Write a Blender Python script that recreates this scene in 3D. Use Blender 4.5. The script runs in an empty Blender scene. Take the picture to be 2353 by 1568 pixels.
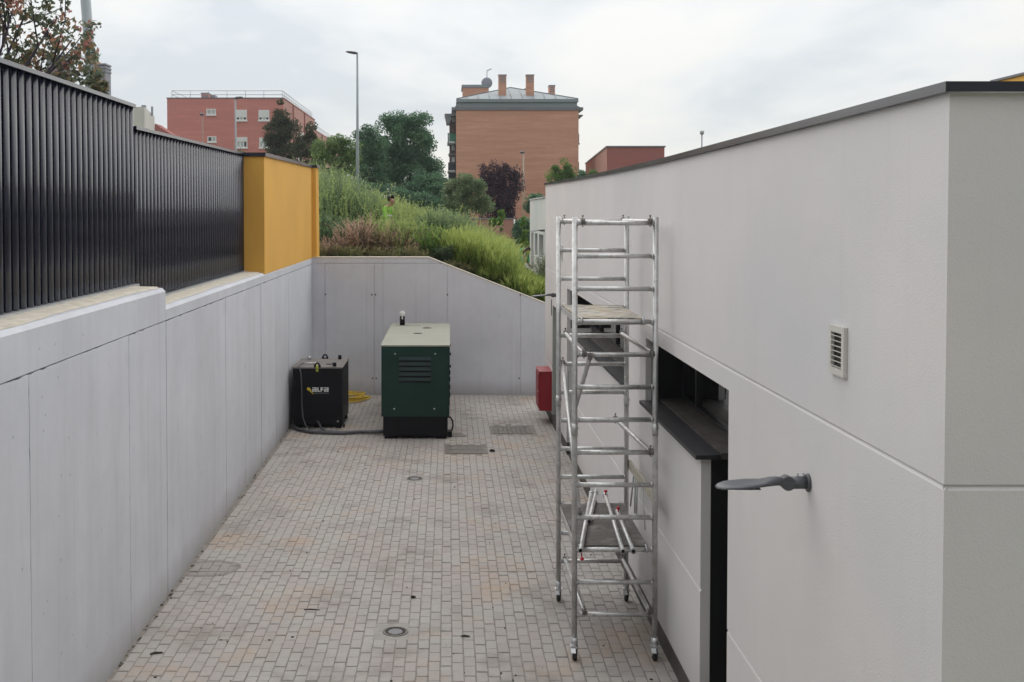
import bpy, bmesh, math, random
import numpy as np
from mathutils import Vector, Matrix, Euler
R = math.radians
SC = bpy.context.scene
COL = SC.collection

# ---------------------------------------------------------------- camera
EYE = 3.96
F_PX, CX, CY = 2550.0, 1030.0, 568.0
PITCH = math.atan(78 / 2550.0)
cam = bpy.data.cameras.new("camera")
cam.sensor_width = 36.0
cam.lens = 36.0 * F_PX / 2353.0
cam.shift_x = (1176.5 - 1030.0) / 2353.0
cam.shift_y = -(784.0 - CY) / 2353.0
cam.clip_start = 0.1
cam.clip_end = 3000
camo = bpy.data.objects.new("camera", cam)
camo.location = (0, 0, EYE)
camo.rotation_euler = (R(90) - PITCH, 0, 0)
COL.objects.link(camo)
SC.camera = camo

# ---------------------------------------------------------------- sky, sun, exposure
SUN_EL, SUN_AZ = R(38), R(0)            # azimuth from +Y towards +X
world = bpy.data.worlds.new("World")
SC.world = world
world.use_nodes = True
nt = world.node_tree
N, LK = nt.nodes, nt.links
N.clear()
def wn(t, **k):
    n = N.new(t)
    for a, b in k.items():
        setattr(n, a, b)
    return n
def wmath(op, a, b=None):
    n = wn('ShaderNodeMath', operation=op)
    for i, v in enumerate((a, b)):
        if v is None:
            continue
        if isinstance(v, (int, float)):
            n.inputs[i].default_value = v
        else:
            LK.new(v, n.inputs[i])
    return n.outputs[0]
sky = wn('ShaderNodeTexSky', sky_type='NISHITA')
sky.sun_disc = False
sky.sun_elevation = SUN_EL
sky.sun_rotation = SUN_AZ
tc = wn('ShaderNodeTexCoord')
sep = wn('ShaderNodeSeparateXYZ')
LK.new(tc.outputs['Generated'], sep.inputs[0])
zz = wmath('ADD', wmath('MAXIMUM', sep.outputs[2], 0.0), 0.16)
cmb = wn('ShaderNodeCombineXYZ')
LK.new(wmath('DIVIDE', sep.outputs[0], zz), cmb.inputs[0])
LK.new(wmath('DIVIDE', sep.outputs[1], zz), cmb.inputs[1])
def wnoise(scale, detail, rough, dist, off):
    mp = wn('ShaderNodeMapping')
    mp.inputs['Location'].default_value = off
    mp.inputs['Scale'].default_value = (scale, scale * 0.62, 1)
    LK.new(cmb.outputs[0], mp.inputs[0])
    n = wn('ShaderNodeTexNoise')
    n.inputs['Scale'].default_value = 1.0
    n.inputs['Detail'].default_value = detail
    n.inputs['Roughness'].default_value = rough
    n.inputs['Distortion'].default_value = dist
    LK.new(mp.outputs[0], n.inputs['Vector'])
    return n.outputs['Fac']
n1 = wnoise(0.95, 5.0, 0.5, 0.35, (3.1, 1.4, 0))
n2 = wnoise(2.6, 6.0, 0.55, 0.2, (7.7, 2.2, 0))
mixn = wmath('ADD', wmath('MULTIPLY', n1, 0.72), wmath('MULTIPLY', n2, 0.28))
rmp = wn('ShaderNodeValToRGB')
LK.new(mixn, rmp.inputs[0])
e = rmp.color_ramp.elements
e[0].position = 0.39; e[0].color = (0.61, 0.65, 0.69, 1)
e[1].position = 0.56; e[1].color = (0.82, 0.815, 0.79, 1)
m_ = e.new(0.48); m_.color = (0.745, 0.765, 0.77, 1)
# overcast sky: a little brighter overhead than at the horizon
grad = wmath('ADD', wmath('MULTIPLY', wmath('MAXIMUM', sep.outputs[2], 0.0), 8.0), 7.0)
# the cloud deck is brighter on the sun's side, ahead, and falls off evenly away from it
grad = wmath('MULTIPLY', grad, wmath('ADD', wmath('MULTIPLY', sep.outputs[1], 0.17), 0.83))
cl = wn('ShaderNodeVectorMath', operation='SCALE')
LK.new(rmp.outputs[0], cl.inputs[0])
LK.new(grad, cl.inputs['Scale'])
mx = wn('ShaderNodeMix', data_type='RGBA')
mx.inputs[0].default_value = 0.94
LK.new(sky.outputs[0], mx.inputs[6])
LK.new(cl.outputs[0], mx.inputs[7])
bg = wn('ShaderNodeBackground')
bg.inputs['Strength'].default_value = 0.1
LK.new(mx.outputs[2], bg.inputs[0])
wo = wn('ShaderNodeOutputWorld')
LK.new(bg.outputs[0], wo.inputs[0])

sl = bpy.data.lights.new("sun", 'SUN')
sl.energy = 1.5
sl.angle = R(120)
sl.color = (1.0, 0.965, 0.92)
so = bpy.data.objects.new("sun", sl)
COL.objects.link(so)
sd = Vector((math.sin(SUN_AZ) * math.cos(SUN_EL), math.cos(SUN_AZ) * math.cos(SUN_EL), math.sin(SUN_EL)))
so.rotation_euler = sd.to_track_quat('Z', 'Y').to_euler()
so.location = (0, 30, 40)

SC.view_settings.view_transform = 'Standard'
SC.view_settings.look = 'None'
SC.view_settings.exposure = 0.52
SC.view_settings.gamma = 1.0
SC.view_settings.use_curve_mapping = False
SC.cycles.max_bounces = 6
SC.cycles.use_denoising = True

rnd = random.Random(11)
rng = np.random.default_rng(5)

# ---------------------------------------------------------------- measuring helper: a photo pixel at a known distance
_c, _s = math.cos(PITCH), math.sin(PITCH)
def P(px, py, y):
    a, b = (px - CX) / F_PX, (CY - py) / F_PX
    r = (a, _c + b * _s, -_s + b * _c)
    t = y / r[1]
    return Vector((r[0] * t, y, EYE + r[2] * t))

# ---------------------------------------------------------------- materials
def mat_nodes(name):
    m = bpy.data.materials.new(name)
    m.use_nodes = True
    t = m.node_tree
    b = t.nodes['Principled BSDF']
    return m, t, b
def nd(t, typ, **k):
    n = t.nodes.new(typ)
    for a, v in k.items():
        setattr(n, a, v)
    return n
def link_or_set(t, sock, v):
    if isinstance(v, (int, float)):
        sock.default_value = v
    elif isinstance(v, tuple):
        sock.default_value = v if len(v) == 4 or sock.type == 'VECTOR' else (*v, 1)
    else:
        t.links.new(v, sock)
def mixc(t, f, a, b, mode='MIX'):
    n = nd(t, 'ShaderNodeMix', data_type='RGBA', blend_type=mode)
    link_or_set(t, n.inputs[0], f)
    link_or_set(t, n.inputs[6], a)
    link_or_set(t, n.inputs[7], b)
    return n.outputs[2]
def mth(t, op, a, b=0.0, clamp=False):
    n = nd(t, 'ShaderNodeMath', operation=op, use_clamp=clamp)
    link_or_set(t, n.inputs[0], a)
    link_or_set(t, n.inputs[1], b)
    return n.outputs[0]
def pos(t, scale=(1, 1, 1), off=(0, 0, 0)):
    g = nd(t, 'ShaderNodeNewGeometry')
    mp = nd(t, 'ShaderNodeMapping')
    mp.inputs['Scale'].default_value = scale
    mp.inputs['Location'].default_value = off
    t.links.new(g.outputs['Position'], mp.inputs[0])
    return mp.outputs[0]
def noise(t, vec, scale, detail=4.0, rough=0.55):
    n = nd(t, 'ShaderNodeTexNoise')
    n.inputs['Scale'].default_value = scale
    n.inputs['Detail'].default_value = detail
    n.inputs['Roughness'].default_value = rough
    t.links.new(vec, n.inputs['Vector'])
    return n.outputs['Fac']
def ramp(t, v, stops):
    n = nd(t, 'ShaderNodeValToRGB')
    link_or_set(t, n.inputs[0], v)
    el = n.color_ramp.elements
    while len(el) < len(stops):
        el.new(0.5)
    for q, (p, c) in zip(el, stops):
        q.position = p
        q.color = (c, c, c, 1) if isinstance(c, (int, float)) else (*c, 1)
    return n.outputs[0]
def bump(t, b, h, strength, dist=0.01):
    n = nd(t, 'ShaderNodeBump')
    n.inputs['Strength'].default_value = strength
    n.inputs['Distance'].default_value = dist
    t.links.new(h, n.inputs['Height'])
    t.links.new(n.outputs[0], b.inputs['Normal'])

def pmat(name, base, rough=0.6, metal=0.0, var=0.12, scale=3.0, bst=0.15, bsc=60.0, spec=0.5, rvar=0.0, dirt=None):
    m, t, b = mat_nodes(name)
    v = pos(t)
    f = noise(t, v, scale)
    lo = tuple(c * (1 - var) for c in base)
    hi = tuple(min(1, c * (1 + var)) for c in base)
    c = mixc(t, ramp(t, f, [(0.3, 0.0), (0.7, 1.0)]), lo, hi)
    if dirt:
        dcol, dsc, lo_, hi_, amt = dirt
        df = ramp(t, noise(t, v, dsc, 6, 0.65), [(lo_, 0.0), (hi_, amt)])
        c = mixc(t, df, c, dcol)
    t.links.new(c, b.inputs['Base Color'])
    b.inputs['Roughness'].default_value = rough
    if rvar:
        t.links.new(mth(t, 'ADD', mth(t, 'MULTIPLY', f, rvar), rough - rvar / 2), b.inputs['Roughness'])
    b.inputs['Metallic'].default_value = metal
    b.inputs['Specular IOR Level'].default_value = spec
    if bst:
        bump(t, b, noise(t, v, bsc, 3), bst, 0.004)
    return m

M = {}
def concrete(name, base, streak=0.10):
    m, t, b = mat_nodes(name)
    v = pos(t)
    big = noise(t, v, 0.55, 5, 0.6)
    mid = noise(t, v, 3.2, 6, 0.65)
    st = noise(t, pos(t, (2.2, 2.2, 0.22)), 1.6, 5, 0.6)
    c = mixc(t, ramp(t, big, [(0.33, 0.0), (0.67, 1.0)]), tuple(x * 0.93 for x in base), tuple(x * 1.06 for x in base))
    c = mixc(t, ramp(t, mid, [(0.42, 0.0), (0.72, 0.26)]), c, tuple(x * 0.78 for x in base))
    c = mixc(t, ramp(t, st, [(0.43, 0.0), (0.68, streak * 2.4)]), c, tuple(x * 0.70 for x in base))
    c = mixc(t, ramp(t, st, [(0.22, 0.22), (0.42, 0.0)]), c, (0.60, 0.60, 0.60))
    # bug holes: small air pockets of the cast face
    vo = nd(t, 'ShaderNodeTexVoronoi')
    vo.inputs['Scale'].default_value = 9.0
    t.links.new(pos(t, (1, 1, 0.6)), vo.inputs['Vector'])
    sp = nd(t, 'ShaderNodeSeparateColor')
    t.links.new(vo.outputs['Color'], sp.inputs[0])
    size = mth(t, 'MULTIPLY', mth(t, 'SUBTRACT', sp.outputs[0], 0.66, True), 0.24)
    hole = ramp(t, mth(t, 'DIVIDE', vo.outputs['Distance'], mth(t, 'ADD', size, 0.0001)), [(0.55, 1.0), (1.0, 0.0)])
    c = mixc(t, mth(t, 'MULTIPLY', hole, 0.75), c, (0.10, 0.10, 0.105))
    # thin dark runs and lime bloom under the cap and along the foot
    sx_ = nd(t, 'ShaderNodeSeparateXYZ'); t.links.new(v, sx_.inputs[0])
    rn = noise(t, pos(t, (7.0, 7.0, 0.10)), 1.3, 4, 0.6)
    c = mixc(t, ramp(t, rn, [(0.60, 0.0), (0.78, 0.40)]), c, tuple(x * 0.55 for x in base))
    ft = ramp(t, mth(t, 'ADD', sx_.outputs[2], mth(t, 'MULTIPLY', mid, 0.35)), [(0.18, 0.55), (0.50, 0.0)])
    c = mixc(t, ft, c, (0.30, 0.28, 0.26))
    t.links.new(c, b.inputs['Base Color'])
    b.inputs['Roughness'].default_value = 0.78
    b.inputs['Specular IOR Level'].default_value = 0.3
    h = mth(t, 'SUBTRACT', mth(t, 'MULTIPLY', noise(t, v, 22, 5), 0.6), mth(t, 'MULTIPLY', hole, 1.2))
    bump(t, b, h, 0.35, 0.006)
    return m
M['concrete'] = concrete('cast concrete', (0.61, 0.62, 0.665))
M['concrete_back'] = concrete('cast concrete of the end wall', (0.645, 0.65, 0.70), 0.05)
M['mortar'] = pmat('beige mortar', (0.58, 0.53, 0.45), 0.9, var=0.14, scale=9, bst=0.6, bsc=45, dirt=((0.25, 0.2, 0.15), 14, 0.6, 0.8, 0.35))
def stucco(name, base, bst, bsc):
    m, t, b = mat_nodes(name)
    v = pos(t)
    f = noise(t, v, 0.45, 4, 0.6)
    g = noise(t, pos(t, (1.5, 1.5, 0.25)), 1.2, 5, 0.6)
    c = mixc(t, ramp(t, f, [(0.35, 0.0), (0.65, 1.0)]), tuple(x * 0.955 for x in base), tuple(x * 1.03 for x in base))
    c = mixc(t, ramp(t, g, [(0.50, 0.0), (0.80, 0.18)]), c, tuple(x * 0.80 for x in base))
    # a greyer, cooler cast in broad cloudy patches
    wv = noise(t, pos(t, (0.5, 0.5, 0.9), (4.0, 1.7, 2.2)), 0.55, 5, 0.5)
    c = mixc(t, ramp(t, wv, [(0.42, 0.0), (0.62, 0.55)]), c, (base[0] * 0.83, base[1] * 0.865, base[2] * 0.92))
    # dust washed down by rain: faint streaks and a dirty splash band near the ground
    sx_ = nd(t, 'ShaderNodeSeparateXYZ'); t.links.new(v, sx_.inputs[0])
    low = ramp(t, mth(t, 'ADD', sx_.outputs[2], mth(t, 'MULTIPLY', g, 0.5)), [(0.30, 0.35), (0.75, 0.0)])
    c = mixc(t, low, c, (0.36, 0.33, 0.29))
    dr = noise(t, pos(t, (5.0, 5.0, 0.16)), 1.6, 4, 0.6)
    c = mixc(t, ramp(t, dr, [(0.56, 0.0), (0.80, 0.12)]), c, (0.42, 0.40, 0.37))
    t.links.new(c, b.inputs['Base Color'])
    b.inputs['Roughness'].default_value = 0.85
    b.inputs['Specular IOR Level'].default_value = 0.25
    vo = nd(t, 'ShaderNodeTexVoronoi')
    vo.inputs['Scale'].default_value = bsc
    t.links.new(v, vo.inputs['Vector'])
    h = mth(t, 'ADD', mth(t, 'MULTIPLY', vo.outputs['Distance'], 0.5), noise(t, v, bsc * 1.7, 3))
    bump(t, b, h, bst, 0.004)
    return m
M['stucco'] = stucco('white render', (0.715, 0.688, 0.682), 0.26, 90)
M['stucco_far'] = stucco('white render of the far block', (0.68, 0.67, 0.65), 0.1, 60)
M['plinth'] = pmat('dark plinth', (0.075, 0.068, 0.060), 0.7, var=0.25, scale=6)
M['fence'] = pmat('anthracite lacquer', (0.007, 0.009, 0.024), 0.25, var=0.12, scale=2, bst=0.0, spec=0.5)
M['fence_sheet'] = pmat('black backing sheet', (0.010, 0.011, 0.016), 0.6, bst=0.0)
M['galv'] = pmat('galvanised steel', (0.50, 0.51, 0.53), 0.45, 0.7, var=0.15, scale=20, bst=0.05)
M['coping'] = pmat('dark grey sheet metal', (0.018, 0.021, 0.032), 0.24, 0.0, var=0.18, scale=1.3, bst=0.16, bsc=1.6, spec=0.5, rvar=0.12)
M['yellow'] = pmat('ochre yellow render', (0.71, 0.395, 0.085), 0.8, var=0.05, scale=0.9, bst=0.12, bsc=90, spec=0.2)
M['blackmetal'] = pmat('black metal lining', (0.012, 0.012, 0.014), 0.45, bst=0.0, spec=0.4)
M['sill'] = pmat('dark metal sill', (0.030, 0.030, 0.035), 0.42, var=0.15, scale=6, bst=0.03, spec=0.45, dirt=((0.13, 0.115, 0.105), 9, 0.52, 0.80, 0.4))
M['frame'] = pmat('black window frame', (0.016, 0.016, 0.019), 0.38, bst=0.0)
M['lampgrey'] = pmat('dark grey cast lamp', (0.085, 0.088, 0.10), 0.42, var=0.1, scale=12, bst=0.05, spec=0.5)
M['ventwhite'] = pmat('cream plastic', (0.62, 0.60, 0.56), 0.5, var=0.04, bst=0.0)
M['ventdark'] = pmat('dark inside', (0.03, 0.027, 0.025), 0.8, bst=0.0)
M['redbox'] = pmat('red enamel', (0.30, 0.012, 0.022), 0.42, var=0.06, scale=5, bst=0.0)
M['greydoor'] = pmat('grey green door', (0.36, 0.38, 0.36), 0.6, var=0.06, bst=0.0)
M['genblack'] = pmat('black enamel', (0.006, 0.006, 0.009), 0.5, var=0.2, scale=6, bst=0.03, spec=0.22)
M['gengreen'] = pmat('dark green enamel', (0.007, 0.036, 0.025), 0.45, var=0.10, scale=2.5, bst=0.02, spec=0.3)
M['louvre'] = pmat('dark teal louvre', (0.008, 0.028, 0.028), 0.5, bst=0.0, spec=0.6)
M['gentop'] = pmat('pale beige roof paint', (0.265, 0.272, 0.225), 0.62, var=0.06, scale=1.5, bst=0.05, dirt=((0.27, 0.25, 0.2), 5, 0.5, 0.8, 0.5))
M['tanktop'] = pmat('dusty black lid', (0.16, 0.145, 0.135), 0.75, var=0.2, scale=5, bst=0.05)
M['chrome'] = pmat('zinc plated', (0.65, 0.66, 0.67), 0.35, 0.85, var=0.08, bst=0.0)
M['white'] = pmat('white paint', (0.80, 0.80, 0.80), 0.5, var=0.03, bst=0.0)
M['letter'] = pmat('white print', (0.80, 0.80, 0.80), 0.5, var=0.02, bst=0.0)
M['letterdim'] = pmat('grey print', (0.32, 0.32, 0.33), 0.5, var=0.02, bst=0.0)
M['yprint'] = pmat('yellow print', (0.72, 0.55, 0.06), 0.5, var=0.04, bst=0.0)
M['ylabel'] = pmat('yellow tag', (0.66, 0.68, 0.10), 0.5, var=0.05, bst=0.0)
M['rubber'] = pmat('black rubber', (0.02, 0.02, 0.022), 0.6, var=0.2, bst=0.0)
M['greyhose'] = pmat('grey sheathing', (0.085, 0.085, 0.095), 0.5, var=0.15, scale=8, bst=0.0)
M['ycable'] = pmat('yellow cable', (0.70, 0.48, 0.05), 0.5, var=0.12, scale=6, bst=0.0)
M['iron'] = pmat('cast iron', (0.17, 0.15, 0.135), 0.6, 0.2, var=0.18, scale=14, bst=0.35, bsc=120, dirt=((0.33, 0.29, 0.25), 7, 0.5, 0.75, 0.6))
M['bed'] = pmat('cement bedding', (0.33, 0.31, 0.285), 0.9, var=0.12, scale=12, bst=0.3)
M['draincap'] = pmat('grey drain cap', (0.20, 0.20, 0.205), 0.6, var=0.12, scale=25, bst=0.05)
M['hole_shade'] = pmat('dark pit', (0.010, 0.010, 0.012), 0.9, bst=0.0)  # flat near-black pieces paint the shade inside slots and holes
M['draingrey'] = pmat('grey plastic grating', (0.30, 0.30, 0.31), 0.55, var=0.10, scale=25, bst=0.05)
M['knob'] = pmat('red knob', (0.55, 0.012, 0.035), 0.4, var=0.05, bst=0.0)
M['debris'] = pmat('dark litter', (0.045, 0.032, 0.024), 0.9, var=0.4, scale=30, bst=0.0)
M['joint'] = pmat('joint sand', (0.25, 0.222, 0.20), 0.95, var=0.25, scale=14, bst=0.4, bsc=150)
def alu(name):
    m, t, b = mat_nodes(name)
    v = pos(t)
    f = noise(t, v, 9, 5, 0.6)
    c = mixc(t, ramp(t, f, [(0.35, 0.0), (0.7, 1.0)]), (0.50, 0.495, 0.485), (0.70, 0.70, 0.70))
    g = noise(t, v, 26, 6, 0.7)
    c = mixc(t, ramp(t, g, [(0.56, 0.0), (0.70, 0.75)]), c, (0.30, 0.26, 0.225))
    w = noise(t, pos(t, (1, 1, 1), (4, 2, 9)), 17, 4, 0.6)
    wf = ramp(t, w, [(0.64, 0.0), (0.69, 0.9)])
    c = mixc(t, wf, c, (0.74, 0.71, 0.64))
    t.links.new(c, b.inputs['Base Color'])
    t.links.new(mth(t, 'SUBTRACT', 0.78, mth(t, 'MULTIPLY', wf, 0.7)), b.inputs['Metallic'])
    t.links.new(mth(t, 'ADD', mth(t, 'MULTIPLY', g, 0.35), 0.28), b.inputs['Roughness'])
    bump(t, b, g, 0.12, 0.002)
    return m
M['alu'] = alu('worn aluminium tube')
def board(name, a, b_, c_):
    m, t, b = mat_nodes(name)
    v = pos(t, (1.6, 11, 5))
    f = noise(t, v, 2.4, 7, 0.72)
    g = noise(t, pos(t), 5.0, 6, 0.65)
    c = mixc(t, ramp(t, f, [(0.44, 0.0), (0.55, 1.0)]), a, b_)
    c = mixc(t, ramp(t, g, [(0.50, 0.0), (0.66, 0.85)]), c, c_)
    t.links.new(c, b.inputs['Base Color'])
    b.inputs['Roughness'].default_value = 0.85
    bump(t, b, f, 0.4, 0.005)
    return m
M['board_top'] = board('weathered plywood', (0.13, 0.11, 0.09), (0.50, 0.47, 0.42), (0.48, 0.36, 0.20))
M['board_low'] = board('dark coated plywood', (0.105, 0.095, 0.088), (0.150, 0.135, 0.125), (0.235, 0.225, 0.215))
M['clampsteel'] = pmat('dull clamp steel', (0.20, 0.185, 0.165), 0.5, 0.6, var=0.25, scale=30, bst=0.1)
M['sill2'] = pmat('dusty metal upstand', (0.060, 0.052, 0.048), 0.6, var=0.18, scale=6, bst=0.03, dirt=((0.16, 0.14, 0.125), 8, 0.45, 0.8, 0.6))
M['seam'] = pmat('painted seam shade', (0.085, 0.085, 0.09), 0.95, bst=0.0)  # dark colour in place of the shadow deep in the wall seams
M['board_side'] = board('pale side rail', (0.42, 0.39, 0.32), (0.52, 0.48, 0.40), (0.55, 0.50, 0.36))

def paver_mat():
    m, t, b = mat_nodes('concrete paver')
    at = nd(t, 'ShaderNodeAttribute', attribute_name='tone')
    f = at.outputs['Fac']
    c = ramp(t, f, [(0.0, (0.320, 0.282, 0.264)), (0.3, (0.372, 0.334, 0.312)), (0.5, (0.402, 0.370, 0.348)), (0.72, (0.395, 0.353, 0.335)), (1.0, (0.475, 0.46, 0.44))])
    tint = noise(t, pos(t, (1, 1, 1), (31, 7, 0)), 1.3, 3)
    c = mixc(t, ramp(t, tint, [(0.40, 0.0), (0.60, 0.45)]), c, (0.46, 0.40, 0.385))
    tint2 = noise(t, pos(t, (1, 1, 1), (3, 77, 0)), 1.7, 3)
    c = mixc(t, ramp(t, tint2, [(0.45, 0.0), (0.62, 0.40)]), c, (0.455, 0.45, 0.41))
    v = pos(t)
    big = noise(t, v, 0.45, 4, 0.6)
    c = mixc(t, ramp(t, big, [(0.38, 0.0), (0.66, 0.35)]), c, (0.46, 0.45, 0.44))
    # rust and clay coloured stains, patchy
    s = noise(t, pos(t, (1, 1, 1), (2.3, 5.1, 0)), 0.85, 6, 0.7)
    c = mixc(t, ramp(t, s, [(0.54, 0.0), (0.68, 0.52)]), c, (0.50, 0.345, 0.22))
    s2 = noise(t, pos(t, (1, 1, 1), (9.3, 1.1, 0)), 1.1, 6, 0.65)
    c = mixc(t, ramp(t, s2, [(0.53, 0.0), (0.70, 0.65)]), c, (0.225, 0.20, 0.178))
    gr = noise(t, v, 90, 4, 0.6)
    c = mixc(t, ramp(t, gr, [(0.40, 0.22), (0.58, 0.0)]), c, (0.17, 0.155, 0.14))
    # old dried puddle ring by the wall: an oval stain of its own
    g = nd(t, 'ShaderNodeNewGeometry')
    mp = nd(t, 'ShaderNodeMapping')
    mp.inputs['Location'].default_value = (2.66 / 0.34, -12.25 / 0.30, 0)
    mp.inputs['Scale'].default_value = (1 / 0.34, 1 / 0.30, 0)
    t.links.new(g.outputs['Position'], mp.inputs[0])
    ln = nd(t, 'ShaderNodeVectorMath', operation='LENGTH')
    t.links.new(mp.outputs[0], ln.inputs[0])
    d = mth(t, 'ADD', ln.outputs['Value'], mth(t, 'MULTIPLY', mth(t, 'SUBTRACT', noise(t, v, 4, 4), 0.5), 0.5))
    c = mixc(t, ramp(t, d, [(0.70, 0.30), (0.90, 0.75), (1.0, 0.75), (1.06, 0.0)]), c, (0.20, 0.18, 0.165))
    t.links.new(c, b.inputs['Base Color'])
    b.inputs['Roughness'].default_value = 0.86
    b.inputs['Specular IOR Level'].default_value = 0.25
    bump(t, b, gr, 0.35, 0.003)
    return m
M['paver'] = paver_mat()

def brickmat(name, a, b_, c_, sc=1.0):
    m, t, b = mat_nodes(name)
    v = pos(t, (0.22 * sc, 0.22 * sc, 2.6 * sc))
    f = noise(t, v, 1.0, 6, 0.7)
    g = noise(t, pos(t), 0.16, 3)
    bt = nd(t, 'ShaderNodeTexBrick')
    bt.inputs['Scale'].default_value = 1.0
    bt.inputs['Brick Width'].default_value = 0.25
    bt.inputs['Row Height'].default_value = 0.075
    bt.inputs['Mortar Size'].default_value = 0.010
    bt.inputs['Color1'].default_value = (*a, 1)
    bt.inputs['Color2'].default_value = (*b_, 1)
    bt.inputs['Mortar'].default_value = tuple(0.75 * x + 0.06 for x in b_) + (1,)
    cb = nd(t, 'ShaderNodeCombineXYZ')
    sx = nd(t, 'ShaderNodeSeparateXYZ')
    gg = nd(t, 'ShaderNodeNewGeometry')
    t.links.new(gg.outputs['Position'], sx.inputs[0])
    t.links.new(mth(t, 'ADD', sx.outputs[0], sx.outputs[1]), cb.inputs[0])
    t.links.new(sx.outputs[2], cb.inputs[1])
    t.links.new(cb.outputs[0], bt.inputs['Vector'])
    c = mixc(t, ramp(t, f, [(0.45, 0.0), (0.62, 0.75)]), bt.outputs['Color'], c_)
    c = mixc(t, ramp(t, g, [(0.40, 0.0), (0.62, 0.25)]), c, tuple(0.8 * x for x in a))
    t.links.new(c, b.inputs['Base Color'])
    b.inputs['Roughness'].default_value = 0.9
    b.inputs['Specular IOR Level'].default_value = 0.2
    return m
M['brick_red'] = brickmat('red brickwork', (0.58, 0.225, 0.195), (0.54, 0.205, 0.178), (0.61, 0.255, 0.215))
M['brick_orange'] = brickmat('orange brickwork', (0.58, 0.305, 0.21), (0.54, 0.278, 0.19), (0.65, 0.36, 0.26))
M['brick_dark'] = brickmat('dark red brickwork', (0.36, 0.125, 0.11), (0.33, 0.112, 0.10), (0.38, 0.14, 0.12))
M['brick_pale'] = brickmat('pink brickwork', (0.47, 0.24, 0.20), (0.44, 0.22, 0.18), (0.50, 0.27, 0.22))
M['zinc'] = pmat('grey zinc roofing', (0.22, 0.255, 0.275), 0.6, var=0.06, scale=0.4, bst=0.0)
M['zincdark'] = pmat('dark zinc eaves', (0.15, 0.155, 0.17), 0.5, var=0.1, scale=0.5, bst=0.0)
M['shutter'] = pmat('white shutter', (0.72, 0.74, 0.74), 0.6, var=0.03, bst=0.0)
M['curtain'] = pmat('pale curtain behind glass', (0.42, 0.47, 0.46), 0.35, var=0.3, scale=6, bst=0.0)
M['darkpane'] = pmat('dark glass pane', (0.03, 0.035, 0.05), 0.12, bst=0.0, spec=0.6)
M['greenscreen'] = pmat('green balcony screen', (0.025, 0.13, 0.085), 0.7, var=0.3, scale=3, bst=0.0)
M['shade'] = pmat('brown painted recess shade', (0.13, 0.075, 0.06), 0.8, bst=0.0)  # dark brown stands in for shade on the left bays and side wall
M['rail'] = pmat('grey railing', (0.33, 0.33, 0.34), 0.5, 0.3, bst=0.0)
M['beige'] = pmat('beige render', (0.56, 0.55, 0.51), 0.85, var=0.06, scale=0.4, bst=0.0)
M['greychim'] = pmat('grey chimney render', (0.26, 0.265, 0.31), 0.85, var=0.06, scale=0.8, bst=0.0)
M['pole'] = pmat('grey painted pole', (0.30, 0.34, 0.36), 0.5, 0.1, var=0.1, scale=3, bst=0.0)
M['polebeige'] = pmat('beige painted pole', (0.42, 0.38, 0.30), 0.6, var=0.1, bst=0.0)
M['polebrown'] = pmat('brown painted pole', (0.30, 0.18, 0.15), 0.6, var=0.1, bst=0.0)
M['bark'] = pmat('bark', (0.10, 0.078, 0.06), 0.9, var=0.3, scale=12, bst=0.4, bsc=30)
M['barkpurple'] = pmat('dark branch', (0.045, 0.035, 0.055), 0.85, var=0.2, scale=12, bst=0.2)
M['soil'] = pmat('rough grassy soil', (0.105, 0.115, 0.045), 0.95, var=0.45, scale=1.6, bst=0.6, bsc=12, dirt=((0.19, 0.14, 0.09), 0.9, 0.5, 0.68, 0.7))
M['skin'] = pmat('skin', (0.40, 0.20, 0.13), 0.6, var=0.1, scale=20, bst=0.0)
M['hair'] = pmat('black hair', (0.012, 0.011, 0.012), 0.6, bst=0.0)
M['hivis'] = pmat('lime high visibility cloth', (0.30, 0.58, 0.08), 0.7, var=0.25, scale=8, bst=0.1)
M['hivisgreen'] = pmat('green high visibility cloth', (0.06, 0.46, 0.20), 0.7, var=0.2, scale=8, bst=0.1)
M['reflect'] = pmat('silver reflective band', (0.74, 0.78, 0.70), 0.4, bst=0.0)
M['trousers'] = pmat('dark work trousers', (0.022, 0.026, 0.034), 0.85, var=0.2, bst=0.0)
M['rust'] = pmat('rusty red post', (0.25, 0.07, 0.05), 0.8, var=0.2, scale=8, bst=0.0)
M['rubble'] = pmat('pale rubble', (0.55, 0.54, 0.50), 0.9, var=0.2, scale=5, bst=0.3)
M['room'] = pmat('room plaster', (0.50, 0.47, 0.40), 0.9, var=0.06, bst=0.0)
M['roofdeck'] = pmat('grey roof gravel', (0.26, 0.26, 0.25), 0.95, var=0.2, scale=8, bst=0.3)

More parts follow.
